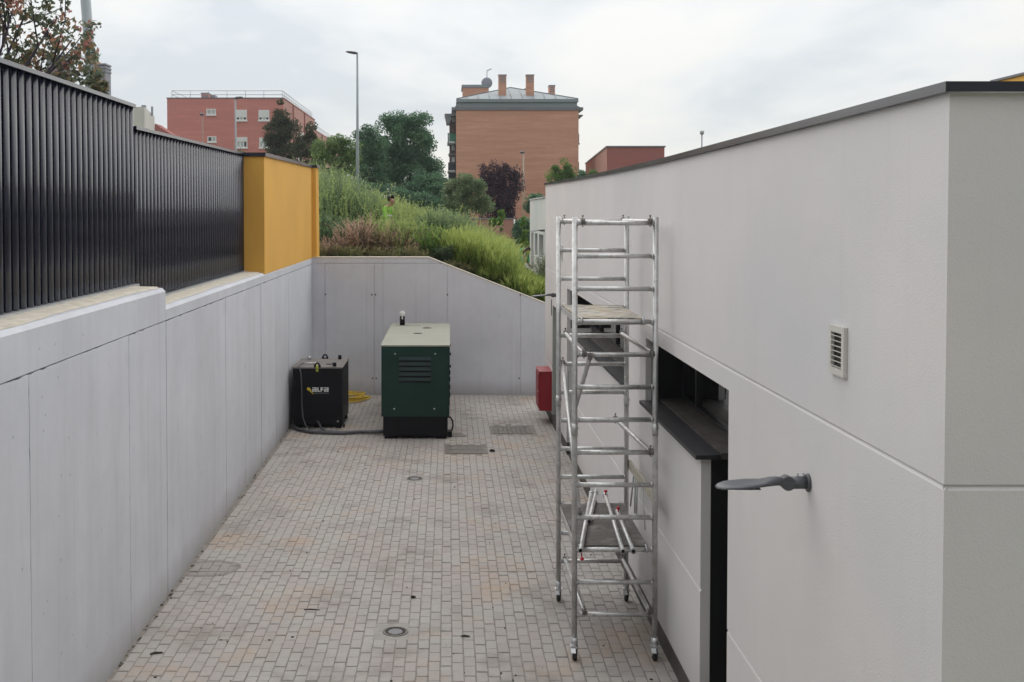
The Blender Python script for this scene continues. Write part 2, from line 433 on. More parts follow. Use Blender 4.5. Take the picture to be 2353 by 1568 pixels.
def glassmat():
    m, t, b = mat_nodes('window glass')
    out = t.nodes['Material Output']
    t.nodes.remove(b)
    fr = nd(t, 'ShaderNodeFresnel'); fr.inputs[0].default_value = 1.55
    tr = nd(t, 'ShaderNodeBsdfTransparent'); tr.inputs[0].default_value = (0.60, 0.66, 0.62, 1)
    gl = nd(t, 'ShaderNodeBsdfGlossy'); gl.inputs['Roughness'].default_value = 0.02
    ms = nd(t, 'ShaderNodeMixShader')
    t.links.new(mth(t, 'ADD', mth(t, 'MULTIPLY', fr.outputs[0], 1.8), 0.12, True), ms.inputs[0])
    t.links.new(tr.outputs[0], ms.inputs[1]); t.links.new(gl.outputs[0], ms.inputs[2])
    t.links.new(ms.outputs[0], out.inputs[0])
    return m
M['glass'] = glassmat()
def hazemat():
    m = bpy.data.materials.new('pale haze')
    m.use_nodes = True
    t = m.node_tree
    t.nodes.remove(t.nodes['Principled BSDF'])
    v = nd(t, 'ShaderNodeVolumePrincipled')
    v.inputs['Color'].default_value = (0.86, 0.91, 0.97, 1)
    v.inputs['Density'].default_value = 0.00042
    v.inputs['Anisotropy'].default_value = 0.2
    t.links.new(v.outputs[0], t.nodes['Material Output'].inputs['Volume'])
    return m
M['haze'] = hazemat()

def leafmat(name, stops, trans=0.42, rough=0.6):
    m, t, b = mat_nodes(name)
    at = nd(t, 'ShaderNodeAttribute', attribute_name='tone')
    c = ramp(t, at.outputs['Fac'], stops)
    out = t.nodes['Material Output']
    t.links.new(c, b.inputs['Base Color'])
    b.inputs['Roughness'].default_value = rough
    b.inputs['Specular IOR Level'].default_value = 0.25
    tl = nd(t, 'ShaderNodeBsdfTranslucent')
    t.links.new(c, tl.inputs[0])
    ms = nd(t, 'ShaderNodeMixShader')
    ms.inputs[0].default_value = trans
    t.links.new(b.outputs[0], ms.inputs[1]); t.links.new(tl.outputs[0], ms.inputs[2])
    t.links.new(ms.outputs[0], out.inputs[0])
    return m
M['l_maple'] = leafmat('maple leaves turning', [(0.0, (0.085, 0.115, 0.095)), (0.45, (0.16, 0.19, 0.12)), (0.62, (0.30, 0.24, 0.13)), (0.80, (0.44, 0.19, 0.18)), (1.0, (0.52, 0.32, 0.18))])
M['l_dark'] = leafmat('dark green leaves', [(0.0, (0.065, 0.138, 0.086)), (0.6, (0.120, 0.230, 0.128)), (1.0, (0.24, 0.37, 0.19))])
M['l_brownish'] = leafmat('bronze green leaves', [(0.0, (0.045, 0.060, 0.038)), (0.6, (0.080, 0.095, 0.052)), (1.0, (0.165, 0.115, 0.065))])
M['l_light'] = leafmat('light green leaves', [(0.0, (0.10, 0.16, 0.060)), (0.6, (0.19, 0.28, 0.10)), (1.0, (0.33, 0.41, 0.16))])
M['l_olive'] = leafmat('olive green leaves', [(0.0, (0.10, 0.155, 0.075)), (0.6, (0.20, 0.265, 0.135)), (1.0, (0.40, 0.46, 0.27))])
M['l_purple'] = leafmat('purple plum leaves', [(0.0, (0.026, 0.018, 0.034)), (0.6, (0.050, 0.026, 0.046)), (1.0, (0.125, 0.055, 0.072))], 0.2)
M['l_bright'] = leafmat('bright green leaves', [(0.0, (0.075, 0.15, 0.032)), (0.6, (0.14, 0.25, 0.05)), (1.0, (0.25, 0.36, 0.09))])
M['w_grey'] = leafmat('grey green weed', [(0.0, (0.085, 0.130, 0.075)), (0.5, (0.21, 0.295, 0.155)), (1.0, (0.40, 0.48, 0.21))], 0.5)
M['w_yellow'] = leafmat('yellow green weed', [(0.0, (0.12, 0.17, 0.060)), (0.5, (0.29, 0.37, 0.135)), (1.0, (0.46, 0.53, 0.20))], 0.5)
M['w_dry'] = leafmat('dry brown weed', [(0.0, (0.16, 0.13, 0.08)), (0.5, (0.42, 0.29, 0.20)), (1.0, (0.64, 0.45, 0.35))], 0.45)
M['w_mix'] = leafmat('mixed dry and green undergrowth', [(0.0, (0.10, 0.12, 0.055)), (0.5, (0.22, 0.22, 0.10)), (1.0, (0.36, 0.29, 0.16))], 0.45)
M['w_dark'] = leafmat('dark blue green weed', [(0.0, (0.040, 0.075, 0.045)), (0.6, (0.080, 0.130, 0.068)), (1.0, (0.17, 0.24, 0.125))], 0.45)
M['w_grass'] = leafmat('long meadow grass', [(0.0, (0.12, 0.18, 0.040)), (0.5, (0.29, 0.38, 0.09)), (1.0, (0.46, 0.52, 0.17))], 0.5)

# ---------------------------------------------------------------- mesh helpers
class MB:
    def __init__(s):
        s.bm = bmesh.new()
    def box(s, x0, x1, y0, y1, z0, z1):
        v = [s.bm.verts.new(p) for p in ((x0, y0, z0), (x1, y0, z0), (x1, y1, z0), (x0, y1, z0), (x0, y0, z1), (x1, y0, z1), (x1, y1, z1), (x0, y1, z1))]
        for f in ((3, 2, 1, 0), (4, 5, 6, 7), (0, 1, 5, 4), (1, 2, 6, 5), (2, 3, 7, 6), (3, 0, 4, 7)):
            s.bm.faces.new([v[i] for i in f])
        return s
    def hexa(s, pts):
        v = [s.bm.verts.new(p) for p in pts]
        for f in ((3, 2, 1, 0), (4, 5, 6, 7), (0, 1, 5, 4), (1, 2, 6, 5), (2, 3, 7, 6), (3, 0, 4, 7)):
            s.bm.faces.new([v[i] for i in f])
        return s
    def poly(s, pts):
        s.bm.faces.new([s.bm.verts.new(p) for p in pts])
        return s
    def prism(s, pts, d):
        d = Vector(d)
        a = [s.bm.verts.new(p) for p in pts]
        b = [s.bm.verts.new(Vector(p) + d) for p in pts]
        n = len(a)
        s.bm.faces.new(a[::-1]); s.bm.faces.new(b)
        for i in range(n):
            s.bm.faces.new((a[i], a[(i + 1) % n], b[(i + 1) % n], b[i]))
        return s
    def tube(s, path, r, n=10, caps=True, hollow=False):
        path = [Vector(p) for p in path]
        rs = r if isinstance(r, (list, tuple)) else [r] * len(path)
        prev = None
        rings = []
        for i, p in enumerate(path):
            if i == 0: d = path[1] - p
            elif i == len(path) - 1: d = p - path[i - 1]
            else: d = path[i + 1] - path[i - 1]
            d.normalize()
            if prev is None:
                a = d.orthogonal().normalized()
            else:
                a = (prev - d * prev.dot(d))
                a = a.normalized() if a.length > 1e-6 else d.orthogonal().normalized()
            prev = a
            b = d.cross(a)
            rings.append([s.bm.verts.new(p + (a * math.cos(2 * math.pi * k / n) + b * math.sin(2 * math.pi * k / n)) * rs[i]) for k in range(n)])
        for i in range(len(rings) - 1):
            for k in range(n):
                f = s.bm.faces.new((rings[i][k], rings[i][(k + 1) % n], rings[i + 1][(k + 1) % n], rings[i + 1][k]))
                f.smooth = True
        if caps:
            s.bm.faces.new(rings[0][::-1]); s.bm.faces.new(rings[-1])
        return s
    def cyl(s, p0, p1, r, n=12, r2=None):
        return s.tube([p0, p1], [r, r if r2 is None else r2], n)
    def ball(s, c, r, sx=1, sy=1, sz=1, u=12, v=8):
        m = Matrix.Translation(Vector(c)) @ Matrix.Diagonal((sx, sy, sz, 1))
        q = bmesh.ops.create_uvsphere(s.bm, u_segments=u, v_segments=v, radius=r, matrix=m)
        for x in q['verts']:
            for f in x.link_faces: f.smooth = True
        return s
    def build(s, name, mat, parent=None, bevel=0.0, seg=1, world=True):
        if bevel:
            ed = [e for e in s.bm.edges if len(e.link_faces) == 2 and e.calc_face_angle(0) > R(40)]
            if ed:
                bmesh.ops.bevel(s.bm, geom=ed, offset=bevel, segments=seg, affect='EDGES', profile=0.5, clamp_overlap=True)
        bmesh.ops.recalc_face_normals(s.bm, faces=s.bm.faces)
        me = bpy.data.meshes.new(name)
        s.bm.to_mesh(me); s.bm.free()
        return link(name, me, mat, parent, world)
WORLD_LOC = {}
def link(name, me, mat, parent=None, world=True):
    o = bpy.data.objects.new(name, me)
    if mat is not None and not me.materials:
        me.materials.append(mat if not isinstance(mat, str) else M[mat])
    COL.objects.link(o)
    if parent is not None:
        o.parent = parent
        if world and parent.name in WORLD_LOC:
            o.matrix_parent_inverse = Matrix.Translation(WORLD_LOC[parent.name]).inverted()
    return o
def m_(x): return M[x]
def thing(name, label, cat, loc=(0, 0, 0), group=None, rz=0):
    o = bpy.data.objects.new(name, None)
    o.empty_display_size = 0.2
    o.location = loc
    o.rotation_euler = (0, 0, rz)
    COL.objects.link(o)
    WORLD_LOC[o.name] = Vector(loc)
    return tag(o, label, cat, group)
def tag(o, label=None, cat=None, group=None, kind=None):
    if label: o['label'] = label
    if cat: o['category'] = cat
    if group: o['group'] = group
    if kind: o['kind'] = kind
    return o
def copy_tree(o, parent=None):
    c = o.copy()
    COL.objects.link(c)
    if parent is not None: c.parent = parent
    for ch in list(o.children):
        copy_tree(ch, c)
    return c
def box(name, mat, parent, x0, x1, y0, y1, z0, z1, bevel=0.0, world=True):
    return MB().box(x0, x1, y0, y1, z0, z1).build(name, M[mat], parent, bevel, world=world)

def relief(name, us, vs, depth, fn, mat, parent, back):
    """one mesh for a wall face: cells of a grid at their own depth, with the steps between them"""
    bm = bmesh.new()
    nu, nv = len(us) - 1, len(vs) - 1
    D = [[depth((us[i] + us[i + 1]) / 2, (vs[j] + vs[j + 1]) / 2) for j in range(nv)] for i in range(nu)]
    cache = {}
    def V(u, v, d):
        k = (round(u, 4), round(v, 4), round(d, 4))
        if k not in cache: cache[k] = bm.verts.new(fn(u, v, d))
        return cache[k]
    def quad(*q):
        try: bm.faces.new(q)
        except ValueError: pass
    for i in range(nu):
        for j in range(nv):
            d = D[i][j]
            u0, u1, v0, v1 = us[i], us[i + 1], vs[j], vs[j + 1]
            if d is not None:
                quad(V(u0, v0, d), V(u1, v0, d), V(u1, v1, d), V(u0, v1, d))
            dd = back if d is None else d
            for (ii, jj, a, b_) in ((i + 1, j, (u1, v0), (u1, v1)), (i, j + 1, (u0, v1), (u1, v1))):
                if ii < nu and jj < nv:
                    e_ = D[ii][jj]
                    ee = back if e_ is None else e_
                    if abs(ee - dd) > 1e-5:
                        quad(V(*a, dd), V(*b_, dd), V(*b_, ee), V(*a, ee))
    bmesh.ops.recalc_face_normals(bm, faces=bm.faces)
    me = bpy.data.meshes.new(name)
    bm.to_mesh(me); bm.free()
    return link(name, me, M[mat], parent)

def leafmesh(name, C, D, L, W, tone, mat, parent=None):
    n = len(C)
    D = D / (np.linalg.norm(D, axis=1, keepdims=True) + 1e-9)
    S = np.cross(D, rng.normal(size=(n, 3)))
    S /= (np.linalg.norm(S, axis=1, keepdims=True) + 1e-9)
    L = np.broadcast_to(L, (n,))[:, None]; W = np.broadcast_to(W, (n,))[:, None]
    V = np.stack([C - D * L * .5, C + S * W * .5, C + D * L * .5, C - S * W * .5], 1).reshape(-1, 3)
    me = bpy.data.meshes.new(name)
    me.vertices.add(4 * n); me.loops.add(4 * n); me.polygons.add(n)
    me.vertices.foreach_set('co', V.astype(np.float32).ravel())
    me.loops.foreach_set('vertex_index', np.arange(4 * n, dtype=np.int32))
    me.polygons.foreach_set('loop_start', np.arange(0, 4 * n, 4, dtype=np.int32))
    me.update(calc_edges=True)
    a = me.attributes.new('tone', 'FLOAT', 'FACE')
    a.data.foreach_set('value', np.clip(tone, 0, 1).astype(np.float32))
    return link(name, me, M[mat], parent)

# ================================================================ ground
def XL(y):
    return -2.90 - 0.004 * (y - 9)
WY = 24.1          # front face of the end wall
RX = 1.94          # face of the white building
def sstep(a, b, x):
    t = min(1, max(0, (x - a) / (b - a)))
    return t * t * (3 - 2 * t)
def TZ(x, y):
    """height of the rough ground outside the yard"""
    near = 2.86 - 1.05 * sstep(-0.6, 2.6, x) - 0.45 * sstep(2.2, 4.5, x)
    far = 3.0 - 0.5 * sstep(0.5, 5, x)
    f = sstep(30, 75, y)
    z = near * (1 - f) + far * f
    return z + 0.06 * math.sin(x * 1.7 + y * 0.6) * math.sin(y * 0.9)
def terrain(name, xs, ys, mat):
    bm = bmesh.new()
    g = [[bm.verts.new((x, y, TZ(x, y))) for y in ys] for x in xs]
    for i in range(len(xs) - 1):
        for j in range(len(ys) - 1):
            f = bm.faces.new((g[i][j], g[i + 1][j], g[i + 1][j + 1], g[i][j + 1])); f.smooth = True
    me = bpy.data.meshes.new(name); bm.to_mesh(me); bm.free()
    o = link(name, me, M[mat]); o['kind'] = 'structure'
    return o
terrain('hillside', [-160, -120, -80, -50, -30, -20, -14] + [-10 + 0.7 * i for i in range(32)] + [14, 20, 30, 50, 80, 120, 160],
        [WY + 0.28] + [WY + 0.8 + 0.9 * i for i in range(40)] + [63, 68, 75, 90, 110, 150, 200, 260], 'soil')
terrain('street_verge', [-160, -100, -60, -30, -15, -8, -5, -3.5], [-30, -10, 0, 5, 10, 15, 20, WY + 0.28], 'soil')
box('ground', 'soil', None, -3.4, 60, -30, WY + 0.4, -0.5, -0.03)['kind'] = 'structure'

# ---------------------------------------------------------------- paving: every paver a block of its own
PW, PL = 0.1035, 0.2025
paving = box('paving', 'joint', None, -3.05, 2.6, 5.0, WY + 0.05, -0.12, -0.006)
paving['kind'] = 'structure'
def paver_geo(w, l, h, b):
    x, y = w / 2, l / 2
    V = [(-x, -y, -h), (x, -y, -h), (x, y, -h), (-x, y, -h),
         (-x, -y, -b), (x, -y, -b), (x, y, -b), (-x, y, -b),
         (-x + b, -y + b, 0), (x - b, -y + b, 0), (x - b, y - b, 0), (-x + b, y - b, 0)]
    Fc = [(0, 1, 5, 4), (1, 2, 6, 5), (2, 3, 7, 6), (3, 0, 4, 7), (4, 5, 9, 8), (5, 6, 10, 9), (6, 7, 11, 10), (7, 4, 8, 11), (8, 9, 10, 11)]
    return V, Fc
pv_mesh = []
for k in range(14):
    V, Fc = paver_geo(PW - 0.0065 - rnd.uniform(0, .003), PL - 0.0100 - rnd.uniform(0, .004), 0.03, 0.0045)
    me = bpy.data.meshes.new('paver')
    me.from_pydata(V, [], Fc); me.update()
    a = me.attributes.new('tone', 'FLOAT', 'FACE')
    tv = min(1, max(0, 0.5 + rnd.gauss(0, 0.15)))
    a.data.foreach_set('value', [tv] * len(Fc))
    me.materials.append(M['paver'])
    pv_mesh.append(me)
covers = [(1.165, 20.16, 0.36, 0.36), (0.30, 18.48, 0.36, 0.34)]
drains = [(-.50, 10.39), (-.50, 16.45)]
def clear(x, y):
    for cx, cy, rx, ry in covers:
        if abs(x - cx) < rx + PW * .42 and abs(y - cy) < ry + PL * .42: return False
    for dx_, dy_ in drains:
        qx, qy = max(0, abs(x - dx_) - PW / 2), max(0, abs(y - dy_) - PL / 2)
        if math.hypot(qx, qy) < .106: return False
    return True
spots = []
ci = 0
x = -3.02
while x < 2.2:
    # laid in two runs that meet in a straight course across the yard
    for ya, yb in ((5.02, 12.14), (12.15, WY - .03)):
        y = ya
        ln = PL * (.5 if ci % 2 else 1) + rnd.uniform(-.012, .012)
        while y < yb - .03:
            ln = min(ln, yb - y)
            xx = x + rnd.uniform(-.002, .002)
            yc = y + ln / 2
            if xx > XL(yc) + 0.03 and xx < RX + 0.05 and clear(xx, yc):
                spots.append((xx, yc, ln / PL))
            y += ln
            ln = PL + rnd.uniform(-.001, .001)
    x += PW; ci += 1
def inview(x, y):
    v = Vector((x, y * _c + EYE * _s, y * _s - EYE * _c))
    px, py = CX + F_PX * v.x / v.y, CY - F_PX * v.z / v.y
    return 0 < px < 2353 and py < 1575
near = sorted([s_ for s_ in spots if inview(s_[0], s_[1])], key=lambda s_: s_[1])[:300]
ns = set(near)
for (x, y, sy) in near:
    o = bpy.data.objects.new('paver', rnd.choice(pv_mesh))
    o.location = (x, y, rnd.uniform(-.002, .0045))
    o.rotation_euler = (rnd.gauss(0, .008), rnd.gauss(0, .012), rnd.gauss(0, .015))
    o.scale = (1, sy, 1)
    o.parent = paving
    COL.objects.link(o)
VV, FF, TT = [], [], []
for (x, y, sy) in spots:
    if (x, y, sy) in ns: continue
    me = rnd.choice(pv_mesh)
    mt = Matrix.Translation((x, y, rnd.uniform(-.002, .0045))) @ Euler((rnd.gauss(0, .008), rnd.gauss(0, .012), rnd.gauss(0, .015))).to_matrix().to_4x4() @ Matrix.Diagonal((1, sy, 1, 1))
    n0 = len(VV)
    VV += [mt @ v.co for v in me.vertices]
    FF += [tuple(n0 + i for i in p.vertices) for p in me.polygons]
    tv = min(1, max(0, 0.5 + rnd.gauss(0, 0.15)))
    TT += [tv] * len(me.polygons)
me = bpy.data.meshes.new('paver_field')
me.from_pydata(VV, [], FF); me.update()
a = me.attributes.new('tone', 'FLOAT', 'FACE'); a.data.foreach_set('value', TT)
o = link('paver_field', me, M['paver'], paving); o['kind'] = 'stuff'

# ---------------------------------------------------------------- covers in the paving
def ring(mb, c, r0, r1, z0, z1, n=40):
    for k in range(n):
        a0, a1 = 2 * math.pi * k / n, 2 * math.pi * (k + 1) / n
        q = [(c[0] + r * math.cos(a), c[1] + r * math.sin(a)) for r, a in ((r0, a0), (r1, a0), (r1, a1), (r0, a1))]
        mb.hexa([(*p, z0) for p in q] + [(*p, z1) for p in q])
def drain(x, y, label):
    t = thing('floor_drain', label, 'drain', (x, y, 0), 'round floor drains')
    box('hole_shade', 'hole_shade', t, x - .09, x + .09, y - .09, y + .09, -.0055, -.0045)  # thin black sheet painted as the dark below the slots
    mb = MB()
    n = 40
    for k in range(n):                     # mortar bed filled round the drain
        a0, a1 = 2 * math.pi * k / n, 2 * math.pi * (k + 1) / n
        def sq(a, h=.205):
            return (h / max(abs(math.cos(a)), abs(math.sin(a))) * math.cos(a) + x, h / max(abs(math.cos(a)), abs(math.sin(a))) * math.sin(a) + y)
        c0, c1 = (x + .122 * math.cos(a0), y + .122 * math.sin(a0)), (x + .122 * math.cos(a1), y + .122 * math.sin(a1))
        q = [c0, sq(a0), sq(a1), c1]
        mb.hexa([(*p, -.03) for p in q] + [(*p, -.0015) for p in q])
    mb.build('mortar_bed', M['bed'], t)
    mb = MB(); ring(mb, (x, y), .102, .119, -.03, .005); mb.build('rim', M['iron'], t)
    mb = MB(); ring(mb, (x, y), .0005, .066, -.0045, .0015, 32); mb.build('cap', M['draincap'], t)
    mb = MB()
    for k in range(18):
        a = 2 * math.pi * (k + .5) / 18
        d, p = Vector((math.cos(a), math.sin(a), 0)), Vector((-math.sin(a), math.cos(a), 0)) * .0036
        c = Vector((x, y, 0))
        q = [c + d * .064 - p, c + d * .102 - p, c + d * .102 + p, c + d * .064 + p]
        mb.hexa([v + Vector((0, 0, -.0005)) for v in q] + [v + Vector((0, 0, .0012)) for v in q])
    mb.build('spokes', M['iron'], t)
drain(-.50, 10.39, 'round slotted floor drain nearest the scaffold tower feet')
drain(-.50, 16.45, 'small round floor drain in the paving before the green generator')
t = thing('manhole_cover', 'plain rectangular cast iron cover beside the white building wall', 'manhole cover', (1.165, 20.16, 0))
mb = MB()
for (a, b, c, d) in ((.815, .845, 19.81, 20.51), (1.485, 1.515, 19.81, 20.51), (.845, 1.485, 19.81, 19.84), (.845, 1.485, 20.48, 20.51)):
    mb.box(a, b, c, d, -.04, .004)
mb.build('frame', M['iron'], t)
box('plate', 'iron', t, .849, 1.481, 19.844, 20.476, -.04, .002)
mb = MB()
for i in range(7):
    for j in range(7):
        mb.box(.89 + i * .08, .945 + i * .08, 19.885 + j * .08, 19.895 + j * .08, .0, .006)
mb.build('tread', M['iron'], t)['kind'] = 'stuff'
mb = MB(); mb.cyl((1.0, 19.93, 0), (1.0, 19.93, .008), .018); mb.build('lifting_pin', M['chrome'], t)
t = thing('floor_grate', 'square barred drainage grate in front of the green generator', 'drain grate', (.30, 18.48, 0))
box('hole_shade', 'hole_shade', t, -.03, .63, 18.17, 18.79, -.0085, -.0065)  # thin black sheet standing for the dark under the bars
mb = MB()
for (a, b, c, d) in ((-.045, -.02, 18.155, 18.805), (.62, .645, 18.155, 18.805), (-.02, .62, 18.155, 18.18), (-.02, .62, 18.78, 18.805)):
    mb.box(a, b, c, d, -.03, .004)
mb.build('frame', M['iron'], t)
bar = None
for k in range(30):
    xx = -.02 + (k + .75) * .64 / 31
    if bar is None:
        bar = MB().box(-.0065, .0065, -.298, .298, -.006, .003).build('bar', M['iron'], t, world=False)
        bar.location = (xx - .30, 0, 0)
    else:
        b2 = bar.copy(); COL.objects.link(b2); b2.location = (xx - .30, 0, 0)
box('cross_bar', 'iron', t, -.018, .618, 18.475, 18.487, -.006, .001)

# litter: leaf stalks, twigs and clods blown onto the paving
def litter(x, y, l, w, a, name, label, cat, group=None):
    h = max(.006, w * .55)
    mb = MB()
    mb.tube([(-l / 2, 0, h * .6), (-l * .1, l * .06, h * .9), (l / 2, 0, h * .5)], [w * .35, w * .5, w * .3], 6)
    o = mb.build(name, M['debris'], None)
    o.location = (x, y, .002); o.rotation_euler = (0, 0, a)
    tag(o, label, cat, group)
litter(-2.62, 9.85, .11, .022, .35, 'twig', 'short dark twig lying near the foot of the left concrete wall', 'twig')
litter(-1.36, 10.95, .16, .014, -.05, 'twig', 'thin dark twig lying on the open paving left of the round drain', 'twig')
litter(.16, 10.25, .085, .022, .0, 'leaf_scrap', 'dark leaf scrap right of the round drain nearest the scaffold', 'leaf scrap')
litter(-.36, 11.3, .05, .03, .4, 'leaf_scrap', 'dark leaf scrap behind the round drain nearest the scaffold', 'leaf scrap')
litter(.73, 18.3, .09, .05, .0, 'leaf_scrap', 'dark leaf scrap beside the square barred grate', 'leaf scrap')
lt = MB()
for k in range(110):
    px_, py_ = rnd.uniform(-2.75, 1.75), 9.2 + 14.6 * rnd.random() ** 1.6
    s_ = rnd.uniform(.003, .010)
    lt.ball((px_, py_, s_ * .5), s_, rnd.uniform(.7, 2.2), rnd.uniform(.7, 1.6), .6, 6, 4)
for k in range(150):                        # dirt gathered along the wall foot
    py_ = 9.2 + 14.6 * rnd.random()
    s_ = rnd.uniform(.003, .010)
    lt.ball((XL(py_) + abs(rnd.gauss(0, .03)) + .01, py_, s_ * .3), s_, rnd.uniform(.8, 2), rnd.uniform(1, 3), .5, 6, 4)
o = lt.build('grit', M['debris']); o['kind'] = 'stuff'

# ================================================================ left concrete retaining wall
t = thing('retaining_wall', 'long grey cast concrete wall below the anthracite fence', 'wall', (-3.1, 14, 0))
joints = [4.0, 5.4, 7.62, 10.05, 11.40, 13.02, 14.52, 15.92, 17.34, 18.87, 20.37, 21.77, WY]
H1, H2, ZJ, TH = 3.19, 3.0, 2.853, 0.46
for i in range(len(joints) - 1):
    y0, y1 = joints[i] + .0045, joints[i + 1] - .0045
    e0 = rnd.uniform(-.004, .004)
    # cast edge: the seam between two pours wanders and chips
    def edge(yb, s_):
        out, z, w = [], -.05, 0
        while z < ZJ - .03:
            w = .75 * w + rnd.gauss(0, .0016)
            out.append((yb + s_ * (abs(w) + (rnd.uniform(.004, .012) if rnd.random() < .10 else 0)), z))
            z += rnd.uniform(.035, .08)
        out.append((yb, ZJ - .006))
        return out
    top = []
    yy = y0 + .06
    w = 0
    while yy < y1 - .05:
        w = .7 * w + rnd.gauss(0, .0018)
        top.append((yy, ZJ - .004 - abs(w) - (rnd.uniform(.004, .014) if rnd.random() < .10 else 0)))
        yy += rnd.uniform(.05, .1)
    outline = edge(y0, 1) + top + edge(y1, -1)[::-1]
    mb = MB()
    mb.prism([(XL(y) + e0, y, z) for y, z in outline], (-.25, 0, 0))
    mb.build('panel', M['concrete'], t)
def cap(y0, y1, z1, nm):
    c = .035
    pts = lambda y: [(XL(y) - TH, y, ZJ + .004), (XL(y), y, ZJ + .004), (XL(y), y, z1 - c), (XL(y) - c, y, z1), (XL(y) - TH, y, z1)]
    a, b = pts(y0), pts(y1)
    mb = MB()
    va = [mb.bm.verts.new(p) for p in a]; vb = [mb.bm.verts.new(p) for p in b]
    mb.bm.faces.new(va); mb.bm.faces.new(vb[::-1])
    for i in range(5):
        mb.bm.faces.new((va[i], va[(i + 1) % 5], vb[(i + 1) % 5], vb[i]))
    mb.build(nm, M['concrete'], t, .012)
cap(4.0, 11.40, H1, 'cap_beam')
cap(11.408, WY - .004, H2, 'cap_beam')
mb = MB()
mb.hexa([(XL(4) - .32, 4, -.05), (XL(4) - .02, 4, -.05), (XL(WY) - .02, WY, -.05), (XL(WY) - .32, WY, -.05),
         (XL(4) - .32, 4, ZJ + .05), (XL(4) - .02, 4, ZJ + .05), (XL(WY) - .02, WY, ZJ + .05), (XL(WY) - .32, WY, ZJ + .05)])
mb.build('core', M['seam'], t)  # core coloured dark to stand in for shadow inside the seams
def mortar(y0, y1, z):
    bm = bmesh.new()
    n = int((y1 - y0) / .06)
    rows = []
    for i in range(n + 1):
        y = y0 + (y1 - y0) * i / n
        w = .075 + .035 * math.sin(y * 2.3) * math.sin(y * .9 + 1) + rnd.uniform(-.012, .012)
        rows.append([bm.verts.new((XL(y) - w - .001, y, z + .002)), bm.verts.new((XL(y) - w - .03, y, z + .013 + rnd.uniform(0, .006))), bm.verts.new((XL(y) - .26, y, z + .020 + rnd.uniform(0, .008))), bm.verts.new((XL(y) - .42, y, z + .020))])
    for i in range(n):
        for k in range(3):
            f = bm.faces.new((rows[i][k], rows[i + 1][k], rows[i + 1][k + 1], rows[i][k + 1])); f.smooth = True
    bmesh.ops.recalc_face_normals(bm, faces=bm.faces)
    me = bpy.data.meshes.new('mortar_bed'); bm.to_mesh(me); bm.free()
    link('mortar_bed', me, M['mortar'], t)
mortar(4.0, 11.34, H1); mortar(11.46, 17.75, H2)

# ---------------------------------------------------------------- end wall
EW0, EW1 = -3.3, 3.6
def top_z(x):
    return 2.985 if x < -.437 else 2.985 - (x + .437) * (2.985 - 1.975) / (2.13 + .437)
t = thing('end_wall', 'grey concrete end wall with sloping top behind the generator', 'wall', (0, WY + .15, 0))
xs_ = [EW0, -2.68, -1.61, -.02, 1.57, EW1]
for i in range(5):
    a, b = xs_[i] + .0035, xs_[i + 1] - .0035
    zj = 2.868
    pts = [(a, 0)]
    if i == 3:
        pts = [(a, WY, -.05), (b, WY, -.05), (b, WY, top_z(b)), (a, WY, top_z(a))]
    elif i == 2:
        xb = -.437 + (2.985 - zj) * 2.567 / 1.01
        pts = [(a, WY, -.05), (b, WY, -.05), (b, WY, top_z(b)), (xb, WY, zj - .003), (a, WY, zj - .003)]
    elif i == 4:
        pts = [(a, WY, -.05), (b, WY, -.05), (b, WY, top_z(b)), (a, WY, top_z(a))]
    else:
        pts = [(a, WY, -.05), (b, WY, -.05), (b, WY, zj - .003), (a, WY, zj - .003)]
    mb = MB(); mb.prism(pts, (0, .22, 0))
    mb.build('panel', M['concrete_back'], t, .005)
mb = MB()
xb = -.437 + (2.985 - 2.874) * 2.567 / 1.01
mb.prism([(EW0, WY, 2.874), (xb, WY, 2.874), (-.437, WY, 2.985), (EW0, WY, 2.985)], (0, .25, 0))
mb.build('cap_beam', M['concrete_back'], t, .008)
mb = MB(); mb.prism([(EW0, WY + .02, -.05), (EW1, WY + .02, -.05), (EW1, WY + .02, top_z(EW1) - .01), (-.437, WY + .02, 2.97), (EW0, WY + .02, 2.97)], (0, .24, 0))
mb.build('core', M['concrete_back'], t)
mb = MB()
d_ = .022
mb.prism([(EW0, WY - .006, 2.9852), (-.437, WY - .006, 2.9852), (EW1, WY - .006, top_z(EW1) + .0002), (EW1, WY - .006, top_z(EW1) + d_), (-.43, WY - .006, 2.985 + d_), (EW0, WY - .006, 2.985 + d_)], (0, .30, 0))
mb.build('top_screed', M['mortar'], t, .006)
mb = MB()
for x, z in ((-2.671, 2.193), (-1.664, 2.183), (-1.585, 2.183), (-.019, 2.183), (1.569, 2.183), (-1.65, .36), (-1.57, .36), (1.545, .36)):
    mb.cyl((x, WY - .003, z), (x, WY + .02, z), .017, 10)
mb.build('tie_holes', M['hole_shade'], t)

